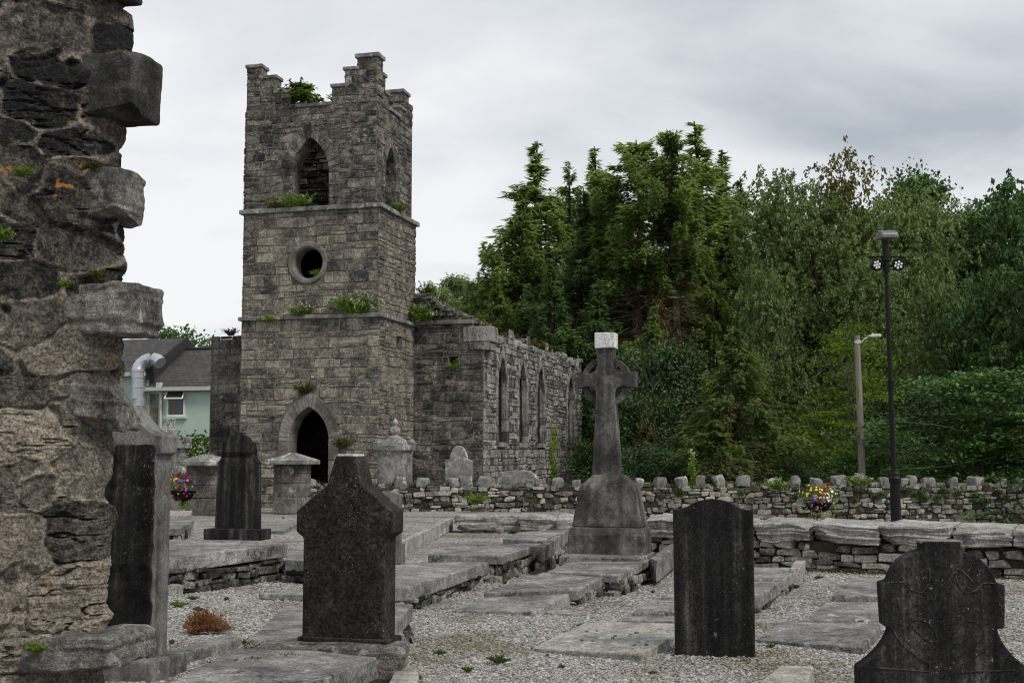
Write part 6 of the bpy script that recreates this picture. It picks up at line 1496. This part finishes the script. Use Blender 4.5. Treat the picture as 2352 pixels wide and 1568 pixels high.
# dry heather and weeds between the graves
P = on_z(468, 1448, .03); rg = np.random.default_rng(62); mb = MB()
for i in range(620):
    ph = rg.uniform(0, 6.28); o_ = rg.uniform(0, 1) ** .5 * (1 + .3 * math.sin(ph * 3 + 1)); b0 = P + np.array((math.cos(ph) * .08, math.sin(ph) * .06, 0)) * o_
    tip = P + np.array((math.cos(ph) * .2 * o_ + rg.normal(0, .02), math.sin(ph) * .15 * o_, rg.uniform(.03, .19) * (1.1 - .6 * o_ ** 2)))
    md = (b0 + tip) / 2 + rg.normal(0, .012, 3); tube(mb, [b0, md, tip], [.003, .0025, .0015], 3, rg.uniform(.1, 1), cap=False)
    for _ in range(3):
        q = b0 + (tip - b0) * rg.uniform(.5, 1); tube(mb, [q, q + rg.normal(0, .02, 3) + (0, 0, .015)], [.0022, .001], 3, rg.uniform(.1, 1), cap=False)
hb = mb.build('heather_bush', M['rust'], None, origin=P); tag(hb, 'small rusty brown dead heather bush beside the speckled granite kerb', 'shrub')
for i, (px, py, s_, lb) in enumerate([(410, 1392, .13, 'low green weed at the foot of the raised tomb at left'), (1147, 1618 * .94, .12, 'small green weed in the gravel at the bottom centre'), (1075, 1540, .07, 'tiny yellow-green weed in gravel right of the foreground slab'), (443, 1376, .09, 'small weed in the gravel before the raised tomb')]):
    herb('weed', on_z(px, py, .01), s_ * .8, lb, 70 + i, 0, 'weeds in the gravel', mat='ash' if i % 2 else 'herb', upright=.4, spread=1.1)
for i, (px, py, Y, s_, fl, lb) in enumerate([(1095, 1140, 33.6, .38, 0, 'bright green weed growing from the churchyard wall left of the cross'), (1590, 1108, 33.7, .9, .35, 'tall thin valerian with three pale heads rising above the wall'), (1975, 1102, 33.6, .4, .9, 'dense white flower clump behind the upright wall stones'), (1785, 1110, 33.6, .4, .35, 'low white-flowered weeds on the wall left of the right flower basket')]):
    P = at(px, py + 14, Y); herb('valerian_plant', P, s_, lb, 80 + i, fl, upright=.95 if i == 1 else .5, spread=.12 if i == 1 else 1.2, ll=.09 if i == 1 else .16)
# fern tufts in the joints of the churchyard wall
fern = herb('fern_tuft', (0, 0, 0), .16, 'small fern tuft rooted in the joints of the churchyard wall near the lamp post', 90, 0, 'fern tufts in the churchyard wall joints', mat='ash', upright=.45, spread=1.0, ll=.3)
rg = np.random.default_rng(91)
for i, (px, z_) in enumerate([(1990, .62), (2020, .5), (2085, .7), (2110, .55), (2120, .38), (2165, .66), (2150, .4), (2200, .6), (2235, .52), (2230, .35), (2290, .62), (2310, .45), (2260, .28), (1960, .3), (1838, .55), (1860, .4), (1700, .55), (1560, .52)]):
    P = p0 + VW * along(px, p0, VW) - UW * .06; P[2] = z_ * .82
    s_ = rg.uniform(.7, 1.4)
    if i == 0: fern.location = P; fern.scale = (s_,) * 3
    else: dup(fern, P, rg.uniform(-.4, .4), (s_,) * 3)
# scattered little weeds, all alike
wd0 = herb('weed', (0, 0, 0), .06, 'tiny green weed tuft scattered among the gravel and along the slab edges', 95, 0, 'tiny weed tufts scattered in the gravel', mat='ash', upright=.5, spread=1.0)
for i, (px, py) in enumerate([(1010, 1500), (1120, 1530), (1290, 1530), (985, 1470), (960, 1560), (1395, 1540), (1500, 1545), (1060, 1450), (520, 1375), (560, 1385), (455, 1400), (620, 1390), (1335, 1440), (1420, 1395), (1500, 1360), (1850, 1345), (1880, 1330), (1830, 1360), (1770, 1490), (1900, 1520), (1160, 1340), (1210, 1330), (960, 1400), (700, 1205), (650, 1190), (1900, 1316), (1960, 1316), (2040, 1320), (1000, 1225), (1080, 1240), (395, 1480), (450, 1490), (560, 1480)][::2]):
    P = on_z(px, py, .0); P[2] = float(ground_z(P[0], P[1])); s_ = rg.uniform(.4, 1.1) * (1 + .04 * (P[1] - 8))
    if i == 0: wd0.location = P
    else: dup(wd0, P, rg.uniform(0, 6), (s_, s_, s_ * .8))
# moss at the foot of the low wall
mb = MB(); n = 2600; a = rg.uniform(a0 + .5, a1, n); C = q0 + wd_ * a[:, None] - wn * np.abs(rg.normal(0, .16, (n, 1))) ; C[:, 2] = ground_z(C[:, 0], C[:, 1]) + rg.uniform(0, .02, n)
kp = fbm(P3(a * .9, a * 0, 1.0), 2) > -.1; C = C[kp]; n = len(C)
leaves(mb, C, rg.normal(0, 1, (n, 3)) + (0, 0, .4), rg.normal(0, .4, (n, 3)) + (0, 0, 1), rg.uniform(.02, .06, n), .02, rg.uniform(0, .6, n))
tag(mb.build('moss', M['mossy']), 'brown-green moss along the foot of the low wall', 'moss', kind='stuff')
mb = MB()  # dark moss strips standing in for contact shade at headstones and slab joint
for (x0_, y0_), (x1_, y1_), z_, k_ in (((685, 1480), (888, 1484), .305, 420), ((470, 1522), (690, 1500), .295, 160), ((560, 1484), (690, 1482), .3, 200), ((1560, 1512), (1735, 1519), .01, 160)):
    tt_ = rg.random(k_); Q_ = np.array([on_z(x0_ + (x1_ - x0_) * t_, y0_ + (y1_ - y0_) * t_, z_) for t_ in tt_]) + rg.normal(0, .012, (k_, 3)) * (1, 1, .3)
    Q_ = Q_[fbm(P3(tt_ * 6, tt_ * 0, k_), 2) > -.2]; k_ = len(Q_)
    leaves(mb, Q_, rg.normal(0, 1, (k_, 3)) + (0, 0, .3), rg.normal(0, .4, (k_, 3)) + (0, 0, 1), rg.uniform(.008, .026, k_), .01, rg.uniform(0, .45, k_))
tag(mb.build('moss', M['mossy']), 'dark moss as contact shade along the foot of the centre and right headstones', 'moss', kind='stuff')
# small plants on the ruined wall in the foreground
def onwall(px, py): return at(px, py, 5.98 + (px - 284) / 475 * .55 - .02) - U * .05
for i, (px, py, s_, mt, lb) in enumerate([(68, 405, .055, 'herb', 'small fern high on the ruined wall'), (15, 553, .08, 'herb', 'leafy green creeper tuft at the left edge of the ruined wall'), (235, 640, .06, 'mossy', 'moss tuft above the third toothing stone of the ruined wall'), (165, 660, .045, 'herb', 'small leafy weed left of the third toothing stone'), (100, 1490, .06, 'herb', 'small clover weed at the base of the ruined wall'), (290, 136, .05, 'mossy', 'moss on top of the dark toothing stone'), (225, 392, .05, 'mossy', 'yellow moss above the second toothing stone')]):
    herb('wall_plant', onwall(px, py), s_, lb, 100 + i, 0, 'plants on the ruined wall', mat=mt, upright=.3, spread=1.0, ll=.3)

# ------------------------------------------------------------------ loose gravel stones
rg = np.random.default_rng(99)
ph_ = (1 + 5 ** .5) / 2
IV = np.array([(-1, ph_, 0), (1, ph_, 0), (-1, -ph_, 0), (1, -ph_, 0), (0, -1, ph_), (0, 1, ph_), (0, -1, -ph_), (0, 1, -ph_), (ph_, 0, -1), (ph_, 0, 1), (-ph_, 0, -1), (-ph_, 0, 1)]) / 1.9
IF = np.array([(0, 11, 5), (0, 5, 1), (0, 1, 7), (0, 7, 10), (0, 10, 11), (1, 5, 9), (5, 11, 4), (11, 10, 2), (10, 7, 6), (7, 1, 8), (3, 9, 4), (3, 4, 2), (3, 2, 6), (3, 6, 8), (3, 8, 9), (4, 9, 5), (2, 4, 11), (6, 2, 10), (8, 6, 7), (9, 8, 1)])
N = 100000; yy = 8.2 + 9.5 * rg.random(N) ** 1.8; xx = (rg.uniform(-.31, .43, N)) * yy
rr = rg.uniform(.0055, .0125, N) * (1 + .035 * (yy - 8)) * np.where(rg.random(N) < .06, 1.5, 1)
sc = np.stack([rr * rg.uniform(.9, 1.35, N), rr * rg.uniform(.7, 1.05, N), rr * rg.uniform(.45, .75, N)], 1)
X = IV[None] * (1 + .22 * rg.normal(size=(N, 12, 1))) * sc[:, None]
a, b = rg.uniform(0, 6.28, N), rg.normal(0, .3, N)
ca, sa2, cb, sb2 = np.cos(a)[:, None], np.sin(a)[:, None], np.cos(b)[:, None], np.sin(b)[:, None]
x_, y_, z_ = X[..., 0], X[..., 1] * cb - X[..., 2] * sb2, X[..., 1] * sb2 + X[..., 2] * cb
X = np.stack([x_ * ca - y_ * sa2 + xx[:, None], x_ * sa2 + y_ * ca + yy[:, None], z_ + (ground_z(xx, yy) + rr * .25)[:, None]], -1)
mb = MB(); mb.add(X.reshape(-1, 3), (IF[None] + 12 * np.arange(N)[:, None, None]).reshape(-1, 3), np.repeat(np.clip(rg.normal(.5, .22, N), 0, 1), 20))
tag(mb.build('gravel', M['pebble']), 'grey limestone gravel between the graves', 'gravel', kind='stuff')
